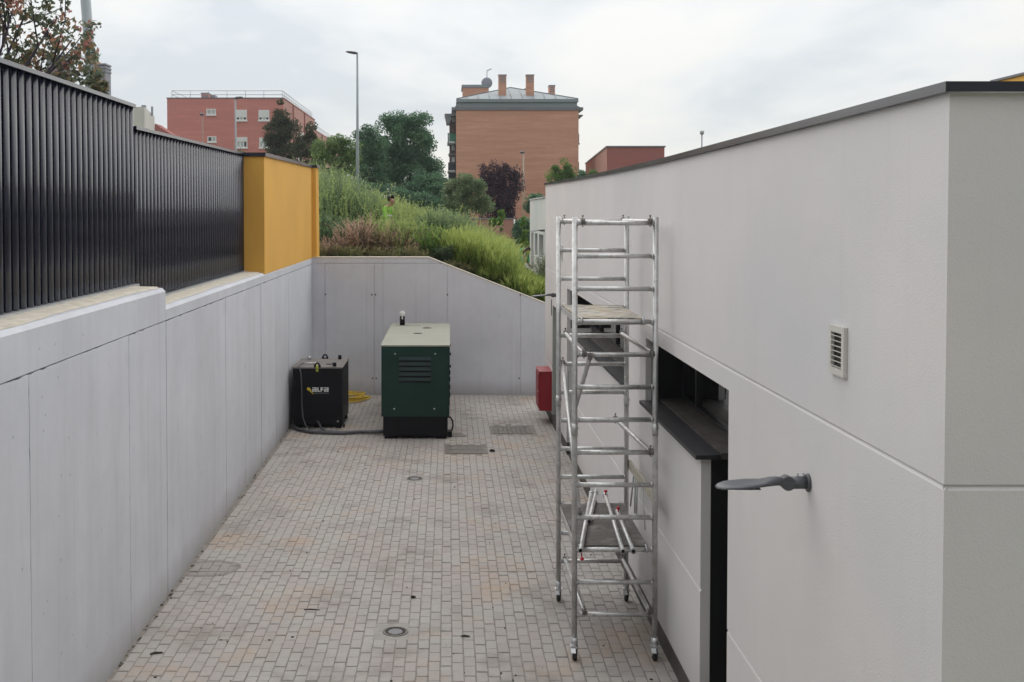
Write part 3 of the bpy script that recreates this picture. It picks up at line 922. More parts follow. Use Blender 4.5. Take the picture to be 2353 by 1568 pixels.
# ---------------------------------------------------------------- fence: two panels stepping down, each slat a piece
FX = -.33
def fence(y0, y1, zb, zt0, zt1, label):
    t = thing('slat_fence', label, 'fence', (XL(y0) + FX, y0, zb), 'anthracite fence panels on the retaining wall')
    n = int(round((y1 - y0) / .148))
    st = (y1 - y0) / n
    prof = [(-.070, 0.0), (-.008, 0.0), (-.004, .002), (.007, .024), (.013, .046), (.0120, .060), (.0092, .072), (-.002, .075), (-.070, .075)]
    for k in range(n):
        y = y0 + st * (k + .28)
        zt = zt0 + (zt1 - zt0) * (k + .5) / n - .035
        mb = MB()
        xx = XL(y) + FX
        a = [mb.bm.verts.new((xx + p[0], y + p[1], zb + .02)) for p in prof]
        b = [mb.bm.verts.new((xx + p[0], y + p[1], zt)) for p in prof]
        mb.bm.faces.new(a[::-1]); mb.bm.faces.new(b)
        for i in range(len(prof)):
            f = mb.bm.faces.new((a[i], a[(i + 1) % 9], b[(i + 1) % 9], b[i]))
            f.smooth = 2 <= i <= 5
        mb.build('slat', M['fence'], t)
    mb = MB()
    def seg(dx0, dx1, dz0, dz1, zz0, zz1):
        a, b = XL(y0) + FX, XL(y1) + FX
        mb.hexa([(a + dx0, y0, zz0 + dz0), (a + dx1, y0, zz0 + dz0), (b + dx1, y1, zz1 + dz0), (b + dx0, y1, zz1 + dz0),
                 (a + dx0, y0, zz0 + dz1), (a + dx1, y0, zz0 + dz1), (b + dx1, y1, zz1 + dz1), (b + dx0, y1, zz1 + dz1)])
    seg(-.060, .030, -.035, 0, zt0, zt1); mb.build('top_rail', M['fence'], t, .006, 2)
    mb = MB(); seg(-.058, -.052, .03, 0, zb, zb) if False else None
    a, b = XL(y0) + FX, XL(y1) + FX
    mb.hexa([(a - .080, y0, zb + .01), (a - .0705, y0, zb + .01), (b - .0705, y1, zb + .01), (b - .080, y1, zb + .01),
             (a - .080, y0, zt0 - .04), (a - .0705, y0, zt0 - .04), (b - .0705, y1, zt1 - .04), (b - .080, y1, zt1 - .04)])
    mb.build('backing_sheet', M['fence_sheet'], t)
    mb = MB(); seg(-.07, .050, 0, .018, zb, zb); seg(.044, .050, -.03, -.002, zb, zb); mb.build('bottom_rail', M['galv'], t)
fence(4.2, 11.45, H1 + .022, 5.062, 5.077, 'taller near fence panel of vertical anthracite slats')
fence(11.46, 17.72, H2 + .022, 4.857, 4.915, 'lower far fence panel of vertical anthracite slats beside the ochre wall')

# ---------------------------------------------------------------- ochre wall
t = thing('ochre_wall', 'ochre yellow rendered wall block at the end of the fence', 'wall', (-3.1, 20, H2))
y0, y1 = 17.74, WY + .02
mb = MB()
mb.hexa([(-3.27, y0, H2 - .02), (XL(y0) - .004, y0, H2 - .02), (XL(y1) - .004, y1, H2 - .02), (-3.27, y1, H2 - .02),
         (-3.27, y0, 4.862), (XL(y0) - .004, y0, 4.862), (XL(y1) - .004, y1, 4.94), (-3.27, y1, 4.94)])
mb.build('wall_body', M['yellow'], t, .006)
mb = MB(); mb.hexa([(-3.27, y1 + .001, 2.99), (-2.86, y1 + .001, 2.99), (-2.835, y1 + .30, 2.99), (-3.27, y1 + .30, 2.99),
                    (-3.27, y1 + .001, 4.94), (-2.875, y1 + .001, 4.94), (-2.85, y1 + .30, 4.94), (-3.27, y1 + .30, 4.94)])
mb.build('end_pier', M['yellow'], t, .006)
mb = MB()
mb.hexa([(-3.31, y0 - .03, 4.864), (XL(y0) + .025, y0 - .03, 4.864), (XL(y1) + .025, y1 - .01, 4.942), (-3.31, y1 - .01, 4.942),
         (-3.31, y0 - .03, 4.925), (XL(y0) + .025, y0 - .03, 4.925), (XL(y1) + .025, y1 - .01, 5.0), (-3.31, y1 - .01, 5.0)])
mb.build('coping', M['coping'], t, .005)
mb = MB(); mb.hexa([(-3.31, y1 - .008, 4.942), (-2.845, y1 - .008, 4.942), (-2.825, y1 + .33, 4.942), (-3.31, y1 + .33, 4.942),
                    (-3.31, y1 - .008, 5.0), (-2.845, y1 - .008, 5.0), (-2.825, y1 + .33, 5.0), (-3.31, y1 + .33, 5.0)])
mb.build('coping', M['coping'], t, .005)

# ================================================================ white building
B0, B1 = 4.31, 22.15
t = thing('white_building', 'low white rendered building along the right of the yard', 'building', (4, 13, 0))
wb = t
def zr(y):
    pts = [(4, 4.425), (10, 4.41), (13.4, 4.425), (17.5, 4.462), (22.2, 4.515)]
    for (a, za), (b, zb) in zip(pts, pts[1:]):
        if y <= b: return za + (zb - za) * (y - a) / (b - a)
    return pts[-1][1]
W1a, W1d, W1b, W2a, W2d, W2b, W3a, W3b = 7.64, 8.46, 10.87, 12.02, 16.9, 18.09, 19.35, 20.6
ZS, ZT = 2.08, 2.735
us = [B0, 5.3, 6.4, W1a, W1d, 10, W1b, W2a, 13.4, 15, W2d, W2b, W3a, W3b, 21.3, B1]
vs = [.2, 1.044, 1.068, ZS, 2.25, ZT, 2.874, 2.898, 3.7, 4.4]
GR = .011
def dep(u, v):
    if W1a < u < W1b and ZS < v < ZT: return None
    if W1a < u < W1d and v < ZT: return None
    if W2a < u < W2b and ZS < v < ZT: return None
    if W2d < u < W2b and v < ZT: return None
    if W3a < u < W3b and v < 2.25: return None
    if 1.044 < v < 1.068 or 2.874 < v < 2.898: return GR
    return 0.0
relief('wall', us, vs, dep, lambda u, v, d: (RX + d, u, zr(u) if v > 4.3 else v), 'stucco', t, .10)
us2 = [RX + .0001, 3.2, 4.6, 6.2]
relief('wall', us2, [0, 1.044, 1.068, 2.874, 2.898, 4.425], lambda u, v: GR if (1.044 < v < 1.068 or 2.874 < v < 2.898) else 0.0,
       lambda u, v, d: (u, B0 + d, v), 'stucco', t, .1)
box('wall', 'stucco', t, RX + .02, 6.2, B1 - .06, B1 + .001, 0, 4.5)
# sloped lower lip of the render grooves
for zg in (1.044, 2.874):
    segs = [(B0 + .0008, B1)] if zg > 2 else [(B0 + .0008, W1a), (W1d, W2d), (W2b, W3a), (W3b, B1)]
    for a, b in segs:
        mb = MB(); mb.prism([(RX + .0005, a, zg + .0003), (RX + GR - .0005, a, zg + .0003), (RX + GR - .0005, a, zg + .015)], (0, b - a, 0)); mb.build('groove_lip', M['stucco'], t)
    mb = MB(); mb.prism([(RX + .011, B0 + .0005, zg + .0003), (RX + .011, B0 + GR - .0005, zg + .0003), (RX + .011, B0 + GR - .0005, zg + .015)], (4.2, 0, 0)); mb.build('groove_lip', M['stucco'], t)
# plinth pieces between the doorways
for a, b in ((B0 + .02, W1a), (W1d, W2d), (W2b, W3a), (W3a, B1 - .01)):
    box('plinth', 'plinth', t, RX + .006, RX + .12, a, b, -.02, .199)
box('plinth', 'plinth', t, RX + .13, 6.2, B0 + .012, B0 + .12, -.02, -.001)
# inside: floor, partitions and ceiling of a plain room
for (x0, x1, ya, yb, z0, z1, nm) in ((2.6, 6.0, B0 + .1, B1 - .1, 0.0, .05, 'floor_slab'), (4.6, 4.7, B0 + .1, B1 - .1, .05, 4.2, 'partition'), (RX + .1, 6.2, B0 + .06, B1 - .06, 4.2, 4.38, 'roof_slab')):
    box(nm, 'room' if nm != 'roof_slab' else 'roofdeck', t, x0, x1, ya, yb, z0, z1)
for yy in (11.3, 18.7):
    box('partition', 'room', t, 2.45, 4.59, yy, yy + .12, .06, 4.19)
# window bands
def window_band(ya, yb, da, db, mull, label):
    """ya..yb the band above the sill, da..db the doorway that runs down to the ground"""
    XO, XI = RX + .10, RX + .36
    f = MB()                                           # black lining of the reveal
    f.box(XO - .04, XI + .02, yb - .004, yb + .01, ZS, ZT)
    f.box(XO - .04, XI + .02, ya - .01, ya + .004, 0, ZT)
    f.box(RX + .012, XI + .02, ya, yb, ZT - .006, ZT + .006)
    f.build('reveal_lining', M['blackmetal'], wb)
    # outer dark upper band hiding the lintel
    fr = MB()
    for yy in mull + [ya + .03, yb - .03]:
        fr.box(XI, XI + .07, yy - .03, yy + .03, ZS + .05, ZT)
    fr.box(XI + .002, XI + .068, ya, yb, ZS + .04, ZS + .085)
    fr.box(XI + .002, XI + .068, ya, yb, ZT - .06, ZT - .007)
    w = fr.build('window_frame', M['frame'], wb, .004)
    ed = sorted([ya + .06] + mull + [yb - .06])
    for a, b in zip(ed, ed[1:]):
        MB().box(XI + .03, XI + .036, a + .031, b - .031, ZS + .086, ZT - .061).build('pane', M['glass'], w)
# first window near the corner
window_band(W1a, W1b, W1a, W1d, [10.27], '')
window_band(W2a, W2b, W2d, W2b, [13.6, 15.2, 16.8], '')
def sill(a, b, inner_a, inner_b):
    s_ = MB()
    s_.prism([(RX - .055, a, ZS + .002), (RX - .055, a, ZS + .034), (RX + .14, a, ZS + .040), (RX + .14, a, ZS + .002)], (0, b - a, 0))
    o1 = s_.build('sill', M['sill'], wb, .003)
    s_ = MB()
    s_.prism([(RX + .142, a, ZS + .002), (RX + .142, a, ZS + .052), (RX + .359, a, ZS + .064), (RX + .359, a, ZS + .002)], (0, b - a, 0))
    s_.build('upstand', M['sill2'], o1, .003)
sill(W1d - .06, W1b + .03, 0, 0)
sill(W2a - .03, W2d + .05, 0, 0)
# below the sills: end jamb lining of the doorways and the doors themselves
def doorway(ja, jb, side):
    XO = RX + .075
    yj = jb if side > 0 else ja
    lo, hi = (yj, yj + .012) if side > 0 else (yj - .012, yj)
    # the black jamb panel behind the render edge, facing along the yard
    lo2, hi2 = (yj - .012, yj + .02) if side > 0 else (yj - .02, yj + .012)
    box('jamb_panel', 'blackmetal', wb, XO, RX + .55, lo2, hi2, 0, ZS - .004)
    d = box('door', 'frame', wb, RX + .42, RX + .47, ja + .02, jb - .02, .02, ZS + .05 if side > 0 else ZT)
    MB().cyl((RX + .40, ja + .12, .95), (RX + .40, ja + .12, 1.15), .012).build('door_handle', M['chrome'], d)
doorway(W1a, W1d, 1)
# far doorway beside the second window: its far jamb is plain render
o_ = box('door', 'frame', wb, RX + .40, RX + .45, W2d + .02, W2b - .02, .02, ZT - .02)
MB().cyl((RX + .38, W2d + .12, .95), (RX + .38, W2d + .12, 1.15), .012).build('door_handle', M['chrome'], o_)
box('door_step', 'plinth', wb, RX + .02, RX + .5, W2d, W2b, -.02, .01)
box('jamb_panel', 'stucco', wb, RX + .101, RX + .40, W2b + .001, W2b + .05, 0, ZT)
# third opening by the hydrant box: shut with a grey green door
o_ = box('door', 'greydoor', wb, RX + .10, RX + .15, W3a + .01, W3b - .01, .2, 2.24)
MB().box(RX + .075, RX + .099, W3b - .16, W3b - .13, 1.0, 1.2).build('door_handle', M['frame'], o_)
box('jamb_panel', 'greydoor', wb, RX + .002, RX + .099, W3b - .006, W3b + .004, .2, 2.25)
MB().box(RX - .012, RX + .003, 20.74, 20.775, 2.04, 2.34).build('wall_hook', M['frame'], wb)
# walls under the window bands have an inner face
for a, b in ((W1d + .02, W1b), (W2a, W2d - .02)):
    box('inner_wall', 'room', wb, RX + .11, RX + .36, a, b, 0, ZS)
for a, b in ((B0 + .06, W1a - .012), (W1b + .012, W2a - .012), (W2b + .06, W3a - .01), (W3b + .01, B1 - .07)):
    box('inner_wall', 'room', wb, RX + .101, RX + .36, a, b, 0, 4.19)
for a, b in ((W1a, W1b), (W2a, W2b)):
    box('inner_wall', 'room', wb, RX + .101, RX + .36, a, b, ZT + .007, 4.19)
box('inner_wall', 'room', wb, RX + .16, RX + .36, W3a, W3b, 0, 4.19)
# roof edge coping in lengths, with thin gaps between the sheets
def coping_len(ya, yb):
    n = 3
    mb = MB()
    for i in range(n):
        a, b = ya + (yb - ya) * i / n, ya + (yb - ya) * (i + 1) / n
        za, zb = zr(a) + .001, zr(b) + .001
        mb.hexa([(RX - .030, a, za + .001), (RX - .018, a, za + .001), (RX - .018, b, zb + .001), (RX - .030, b, zb + .001),
                 (RX - .030, a, za + .041), (RX - .018, a, za + .041), (RX - .018, b, zb + .041), (RX - .030, b, zb + .041)])
        mb.hexa([(RX - .0175, a, za + .026), (RX + .35, a, za + .026), (RX + .35, b, zb + .026), (RX - .0175, b, zb + .026),
                 (RX - .0175, a, za + .041), (RX + .35, a, za + .036), (RX + .35, b, zb + .036), (RX - .0175, b, zb + .041)])
    mb.build('coping', M['coping'], wb)
ce = [B0 - .034, 6.3, 8.3, 10.3, 12.3, 14.3, 16.3, 18.3, 20.3, B1 + .05]
for a, b in zip(ce, ce[1:]):
    coping_len(a + .0015, b - .0015)
for a, b in ((RX - .0175, 3.9), (3.903, 6.2)):
    mb = MB()
    mb.box(a, b, B0 - .033, B0 - .023, 4.427, 4.466)
    mb.box(a, b, B0 - .0225, B0 + .30, 4.452, 4.462)
    mb.build('coping', M['coping'], wb)
# upper ochre storey set back on the roof
t = thing('roof_storey', 'ochre yellow upper storey set back on the white building roof', 'building', (6.5, 9, 4.4))
box('wall', 'yellow', t, 5.87, 7.6, 5.2, 12.0, 4.36, 5.365)
mb = MB(); mb.box(5.85, 7.62, 5.16, 12.03, 5.367, 5.392); mb.build('coping', M['coping'], t, .004)

# wall vents
def vent(y, z, label):
    w, h = .215, .245
    t = thing('wall_vent', label, 'vent', (RX, y, z), 'louvred wall vents')
    mb = MB()
    for (a, b, c, d) in ((-w / 2, w / 2, h / 2 - .034, h / 2), (-w / 2, w / 2, -h / 2, -h / 2 + .034), (-w / 2, -w / 2 + .034, -h / 2 + .034, h / 2 - .034), (w / 2 - .034, w / 2, -h / 2 + .034, h / 2 - .034)):
        mb.box(-.020, -.001, a, b, c, d)
    mb.build('frame', M['ventwhite'], t, .003, world=False)
    MB().box(-.002, -.0012, -w / 2 + .034, w / 2 - .034, -h / 2 + .034, h / 2 - .034).build('back_plate', M['ventdark'], t, world=False)
    first = None
    n = 7
    for k in range(n):
        zz = -h / 2 + .034 + (k + .35) * (h - .068) / n
        if first is None:
            q = MB(); q.hexa([(-.019, -w / 2 + .035, -.0022), (-.003, -w / 2 + .035, -.006), (-.003, w / 2 - .035, -.006), (-.019, w / 2 - .035, -.0022),
                              (-.019, -w / 2 + .035, .0022), (-.003, -w / 2 + .035, -.002), (-.003, w / 2 - .035, -.002), (-.019, w / 2 - .035, .0022)])
            first = q.build('louver', M['ventwhite'], t, world=False); first.location = (0, 0, zz)
        else:
            c = first.copy(); COL.objects.link(c); c.location = (0, 0, zz)
    return t
vent(5.48, 3.28, 'cream louvred vent high on the white wall above the nearest lamp')
vent(18.9, 3.28, 'cream louvred vent on the white wall seen through the scaffold top')

# wall lamps
def wall_lamp(x, y, z, label):
    t = thing('wall_lamp', label, 'wall lamp', (x, y, z), 'grey paddle shaped wall lamps')
    mb = MB(); mb.tube([(-.001, 0, 0), (-.010, 0, 0), (-.016, 0, 0)], [.049, .049, .040], 20)
    mb.build('base_plate', M['lampgrey'], t, world=False)
    mb = MB(); mb.cyl((-.014, 0, 0), (-.095, 0, 0), .034, 18); mb.build('spigot', M['lampgrey'], t, .002, world=False)
    for dx in (-.030, -.060):
        mb = MB(); mb.cyl((dx, 0, .030), (dx, 0, .043), .0085, 8); mb.cyl((dx, 0, .043), (dx, 0, .053), .0055, 6)
        mb.build('clamp_screw', M['galv'], t, world=False)
    mb = MB(); mb.cyl((-.118, -.032, .0), (-.118, .032, .0), .0375, 20); mb.cyl((-.118, -.036, 0), (-.118, -.032, 0), .010, 10)
    mb.build('knuckle', M['lampgrey'], t, .002, world=False)
    # paddle shaped housing
    bm = bmesh.new()
    secs = [(-.135, .029, .028, 0), (-.170, .034, .029, .003), (-.205, .048, .027, .002), (-.250, .070, .020, -.002), (-.320, .090, .019, -.006), (-.390, .092, .017, -.012), (-.440, .082, .014, -.016), (-.475, .062, .013, -.023), (-.498, .028, .007, -.025)]
    rings = []
    for (xx, hw, hh, zc) in secs:
        rr = []
        for k in range(16):
            a = 2 * math.pi * k / 16
            ca, sa = math.cos(a), math.sin(a)
            yy = hw * (abs(ca) ** .7) * (1 if ca >= 0 else -1)
            zz = hh * (abs(sa) ** .8) * (1 if sa >= 0 else -.55)
            dish = -.014 * (1 - abs(ca)) if (sa > 0 and -.43 < xx < -.22) else 0
            rr.append(bm.verts.new((xx, yy, zc + zz + dish)))
        rings.append(rr)
    for i in range(len(rings) - 1):
        for k in range(16):
            f = bm.faces.new((rings[i][k], rings[i][(k + 1) % 16], rings[i + 1][(k + 1) % 16], rings[i + 1][k])); f.smooth = True
    bm.faces.new(rings[0]); bm.faces.new(rings[-1][::-1])
    bmesh.ops.recalc_face_normals(bm, faces=bm.faces)
    me = bpy.data.meshes.new('housing'); bm.to_mesh(me); bm.free()
    link('housing', me, M['lampgrey'], t, False)
    MB().box(-.41, -.27, -.05, .05, -.0275, -.0235).build('lens', M['greyhose'], t, .004, world=False)
    return t
wall_lamp(RX, 5.93, 2.51, 'grey paddle shaped wall lamp close by on the white wall')
wall_lamp(RX, 19.3, 2.53, 'grey paddle shaped wall lamp behind the scaffold over the end wall')

# red hydrant box
t = thing('hydrant_box', 'red metal hydrant cabinet fixed to the white wall', 'hydrant box', (1.83, 21.0, .26))
box('cabinet', 'redbox', t, 1.705, RX - .002, 20.66, 21.36, .26, .985, .006)
box('lid', 'redbox', t, 1.690, RX - .002, 20.645, 21.375, .987, 1.0, .003)
MB().box(1.688, 1.704, 20.70, 21.32, .30, .95).build('door', M['redbox'], t, .004)
MB().cyl((1.68, 20.76, .62), (1.69, 20.76, .62), .02).build('lock', M['chrome'], t)

# ================================================================ scaffold tower
t = thing('scaffold_tower', 'tall narrow aluminium scaffold tower on castors by the white wall', 'scaffold', (1.47, 10.45, 0))
sc = t
XA, XB, YF, YR = 1.118, 1.828, 9.72, 11.22
ZR = [.41 + .2885 * k for k in range(13)]
RP, RR_ = .0245, .0215
def xo(z):                    # the tower leans a hair
    return -.010 * (z / 3.9)
for (x, y, tp) in ((XA, YF, 3.925), (XB, YF, 3.925), (XA + .008, YR, 3.925), (XB - .012, YR, 3.925)):
    mb = MB()
    mb.tube([(x + xo(.14), y, .15), (x + xo(2.0), y, 2.0), (x + xo(3.92), y, tp)], RP, 14)
    po = mb.build('post', M['alu'], t)
    mb = MB()
    for zj in (2.055, ):
        mb.tube([(x + xo(zj), y, zj - .055), (x + xo(zj), y, zj + .055)], RP + .0035, 14)
        mb.cyl((x + xo(zj) - .036, y, zj + .01), (x + xo(zj) + .036, y, zj + .01), .006, 6)
    mb.build('joint_sleeve', M['alu'], po)
for y in (YF, YR):
    for k, z in enumerate(ZR):
        mb = MB()
        mb.cyl((XA + xo(z), y, z), (XB + xo(z), y, z), RR_, 12)
        for xx in (XA + .026, XB - .026):
            mb.tube([(xx + xo(z), y, z), (xx + xo(z) + (.012 if xx < 1.4 else -.012), y, z)], [RR_ + .006, RR_ + .0015], 12)
        mb.build('rung', M['alu'], t)
def clamp(par, p, ax):
    p = Vector(p); ax = Vector(ax)
    mb = MB()
    for d in (-.014, 0, .014):
        mb.tube([p + ax * (d - .004), p + ax * (d + .004)], RR_ + .010, 12)
    mb.cyl(p + Vector((0, 0, -.045)), p + Vector((0, 0, .058)), .0055, 6)
    mb.ball(p + Vector((0, 0, .052)), .010, 1, 1, .8, 8, 5)
    mb.build('clamp', M['clampsteel'], par)
def brace(p, q, r=.0205):
    p, q = Vector(p), Vector(q)
    mb = MB(); mb.cyl(p, q, r, 12)
    o = mb.build('brace', M['alu'], t)
    for e_ in (p, q): clamp(o, e_, (1, 0, 0))
    return o
brace((XA + .06, YF, ZR[12] + .012), (XA + .055, YR, ZR[12] + .012))
brace((XB - .06, YF, ZR[12] + .012), (XB - .06, YR, ZR[12] + .012))
brace((XA + .075, YF, ZR[8] + .008), (XA + .07, YR, ZR[8] + .02))
brace((XB - .035, YF, ZR[8] + .008), (XB - .07, YR, ZR[8] + .02))
brace((XA + .125, YF - .03, ZR[8] - .012), (XA + .09, YR - .25, ZR[5] - .02))
brace((XA + .045, YR, ZR[7] + .01), (XA + .045, YF + .02, ZR[3] + .02))
brace((XB - .045, YF, ZR[5] + .005), (XB - .13, YR, ZR[5] + .015))
brace((XA + .085, YF, ZR[0] + .02), (XA + .07, YR, ZR[0] + .02))
brace((XB - .045, YF, ZR[0] + .02), (XB - .05, YR, ZR[0] + .02))
# strap hanging at the far left post
mb = MB(); mb.tube([(XA + .10, YR - .01, 2.36), (XA + .098, YR - .02, 2.0), (XA + .125, YR - .02, 1.93), (XA + .15, YR - .02, 2.0), (XA + .155, YR - .01, 2.33)], .006, 6)
mb.build('hanging_strap', M['greydoor'], t)
# platforms
def platform(z, mt, xa, xb, frame, lbl):
    bm = bmesh.new()
    nx, ny = 14, 22
    g = []
    for i in range(nx + 1):
        row = []
        for j in range(ny + 1):
            x = xa + (xb - xa) * i / nx; y = YF + .035 + (YR - YF - .06) * j / ny
            zz = z + .020 + .004 * math.sin(i * 1.3 + j * .7) * rnd.random()
            if j == 0: y += rnd.uniform(-.006, .010)
            if j == ny: y += rnd.uniform(-.02, .01)
            row.append(bm.verts.new((x, y, zz)))
        g.append(row)
    for i in range(nx):
        for j in range(ny):
            bm.faces.new((g[i][j], g[i + 1][j], g[i + 1][j + 1], g[i][j + 1]))
    r = bmesh.ops.extrude_face_region(bm, geom=list(bm.faces))
    for v in [x for x in r['geom'] if isinstance(x, bmesh.types.BMVert)]: v.co.z -= .016
    bmesh.ops.recalc_face_normals(bm, faces=bm.faces)
    me = bpy.data.meshes.new('platform_board'); bm.to_mesh(me); bm.free()
    o = link('platform_board', me, M[mt], t)
    o['label'] = lbl
    fm = MB()
    fm.box(xa - .006, xa + .022, YF + .05, YR - .05, z - .045, z + .002)
    fm.box(xb - .022, xb + .006, YF + .05, YR - .05, z - .045, z + .002)
    for yy in (YF + .05, YR - .075):
        fm.box(xa + .0225, xb - .0225, yy, yy + .025, z - .04, z + .001)
    fm.build('platform_frame', M['alu'], o)
    hk = MB()
    for xx in (xa + .02, xb - .02):
        for yy, s_ in ((YF, 1), (YR, -1)):
            hk.tube([(xx, yy + s_ * .06, z + .0), (xx, yy + s_ * .03, z + .024), (xx, yy, z + .029), (xx, yy - s_ * .027, z + .008), (xx, yy - s_ * .027, z - .028)], .008, 6)
    hk.build('hook', M['galv'], o)
platform(ZR[9] + .008, 'board_top', XA + .03, XB - .10, True, 'pale weathered and paint splashed upper platform board')
platform(ZR[2] + .008, 'board_low', XA + .02, XB - .06, True, 'dark grey lower platform board')
# folding toe rail on the wall side
mb = MB(); mb.hexa([(XB + .006, YF + .02, 1.36), (XB + .028, YF + .02, 1.36), (XB + .028, YR + .02, 1.36), (XB + .006, YR + .02, 1.36),
                    (XB + .006, YF + .02, 1.45), (XB + .028, YF + .02, 1.45), (XB + .028, YR + .02, 1.45), (XB + .006, YR + .02, 1.45)])
sr = mb.build('side_rail', M['board_side'], t, .003)
mb = MB()
for a_, b_, r_ in ((10.75, 10.75, .008), (10.86, 10.86, .008), (10.95, 11.12, .008), (10.45, 10.28, .005)):
    mb = MB(); mb.tube([(XB + .015, a_, 1.358), (XB + .012, b_, 1.0)], r_, 6)
    mb.build('rail_strut', M['galv'], sr)
# castors
for (x, y) in ((XA, YF), (XB, YF), (XA + .008, YR), (XB - .012, YR)):
    c = MB(); c.cyl((x, y, .128), (x, y, .205), .030, 12); c.box(x - .038, x + .038, y - .034, y + .034, .118, .132)
    co = c.build('castor', M['chrome'], t, .003)
    f = MB()
    for s_ in (-1, 1):
        f.hexa([(x + s_ * .022 - .003, y - .030, .045), (x + s_ * .022 + .003, y - .030, .045), (x + s_ * .022 + .003, y + .022, .045), (x + s_ * .022 - .003, y + .022, .045),
                (x + s_ * .022 - .003, y - .034, .118), (x + s_ * .022 + .003, y - .034, .118), (x + s_ * .022 + .003, y + .034, .118), (x + s_ * .022 - .003, y + .034, .118)])
    f.build('fork', M['galv'], co)
    w = MB(); w.tube([(x - .018, y, .059), (x - .013, y, .059), (x + .013, y, .059), (x + .018, y, .059)], [.052, .059, .059, .052], 22)
    w.build('wheel', M['rubber'], co)
    b_ = MB(); b_.hexa([(x - .036, y - .066, .082), (x + .006, y - .066, .082), (x + .006, y - .034, .11), (x - .036, y - .034, .11),
                        (x - .036, y - .066, .088), (x + .006, y - .066, .088), (x + .006, y - .034, .118), (x - .036, y - .034, .118)])
    b_.build('brake_lever', M['chrome'], co)
# loose braces lying on the lower platform
zp = ZR[2] + .008 + .020 + .0245
def loose(p, q, label, knob, hook_at_q=True):
    p, q = Vector(p), Vector(q)
    t2 = thing('brace_pole', label, 'brace pole', tuple(p), 'loose brace poles on the lower platform')
    d = (q - p).normalized()
    mb = MB(); mb.cyl(p, q, .0205, 14)
    mb.build('tube', M['alu'], t2)
    mb = MB(); mb.cyl(p - d * .0012, p - d * .0006, .0165, 12); mb.build('open_end', M['hole_shade'], t2)
    e_ = q if hook_at_q else p + d * .03
    mb = MB(); mb.tube([e_ - d * .03, e_ + d * .03], .027, 12)
    mb.tube([e_ + d * .02, e_ + d * .05 + Vector((0, 0, .03)), e_ + d * .09 + Vector((0, 0, .02)), e_ + d * .10 + Vector((0, 0, -.015))], .010, 6)
    mb.build('hook', M['galv'], t2)
    if knob is not None:
        k = p + d * knob
        mb = MB(); mb.cyl(k + Vector((0, 0, .015)), k + Vector((0, 0, .045)), .006, 8); mb.ball(k + Vector((0, 0, .055)), .019, 1, 1, .85); mb.build('knob', M['knob'], t2)
loose((1.145, 9.52, zp), (1.485, 11.46, zp), 'leftmost loose aluminium brace pole on the lower scaffold platform', None)
loose((1.335, 10.42, zp), (1.54, 11.50, zp), 'short loose aluminium brace pole beside the leftmost one on the platform', None)
loose((1.51, 9.50, zp), (1.625, 11.40, zp), 'loose aluminium brace pole in the middle with a red knob at its far end', 1.86)
loose((1.60, 9.50, zp), (1.655, 10.80, zp), 'rightmost loose aluminium brace pole on the platform with a red knob midway', 1.20, False)
mb = MB(); mb.ball((1.175, 9.655, ZR[2] - .062), .019, 1, 1, .85); mb.cyl((1.175, 9.68, ZR[2] - .05), (1.175, 9.70, ZR[2]), .006, 8)
mb.build('knob', M['knob'], sc)

# ================================================================ generator
GX0, GX1, GY0, GY1 = -1.17, .02, 19.32, 23.12
t = thing('generator', 'dark green and black diesel generator with beige roof', 'generator', ((GX0 + GX1) / 2, (GY0 + GY1) / 2, 0))
box('base_frame', 'genblack', t, GX0 + .03, GX1 - .03, GY0 + .02, GY1 - .02, .055, .398, .008)
mb = MB()
for yy in (GY0 + .06, GY0 + 1.6, GY1 - .3):
    mb.box(GX0 + .05, GX0 + .25, yy, yy + .2, .0, .0545); mb.box(GX1 - .25, GX1 - .05, yy, yy + .2, .0, .0545)
mb.build('skids', M['genblack'], t)
body = box('body', 'gengreen', t, GX0, GX1, GY0, GY1, .40, 1.628, .012)
# front panel screwed on, with hooded louvres
px0, px1 = GX0 + .085, GX1 - .085
pn = MB()
pn.box(px0 - .06, px1 + .06, GY0 - .012, GY0 - .001, .43, 1.60)
pn.build('front_panel', M['gengreen'], t, .003)
first = None
LX0, LX1 = -.862, -.300
for k in range(5):
    zt_ = 1.452 - k * .0905
    if first is None:
        mb = MB()
        zl = 0
        mb.prism([(LX0, -.0005, -.006), (LX0, -.0005, -.060), (LX0, -.024, -.060), (LX0, -.024, -.054), (LX0, -.012, -.050), (LX0, -.004, -.008)], (LX1 - LX0, 0, 0))
        first = mb.build('louvre', M['louvre'], t, .002, world=False)
        first.location = (-(GX0 + GX1) / 2, GY0 - .0125 - (GY0 + GY1) / 2, zt_)
        mb = MB(); mb.box(LX0 + .004, LX1 - .004, -.003, -.0005, -.089, -.0605)
        sh = mb.build('louvre_shade', M['hole_shade'], first, world=False)  # black strip painted as the shadow under the hood
    else:
        c = copy_tree(first, t)
        c.location = (-(GX0 + GX1) / 2, GY0 - .0125 - (GY0 + GY1) / 2, zt_)
for x, z in ((-.927, 1.504), (-.227, 1.504), (-.944, .54), (-.243, .54)):
    MB().cyl((x, GY0 - .0125, z), (x, GY0 - .022, z), .013, 10).build('bolt', M['chrome'], t, .002)
rf = MB(); rf.prism([(GX0 - .012, GY0 - .016, 1.630), (GX1 + .012, GY0 - .016, 1.630), (GX1 + .012, GY0 - .016, 1.655), (GX0 - .012, GY0 - .016, 1.655)], (0, GY1 - GY0 + .03, 0))
roof = rf.build('roof', M['gentop'], t, .003)
def disc(x, y, z, r, mt, nm, par, r0=.0005, h=.004):
    mb = MB(); ring(mb, (x, y), r0, r, z, z + h, 28); return mb.build(nm, M[mt], par)
disc(-.582, 21.2, 1.654, .085, 'hole_shade', 'filler_opening', roof)
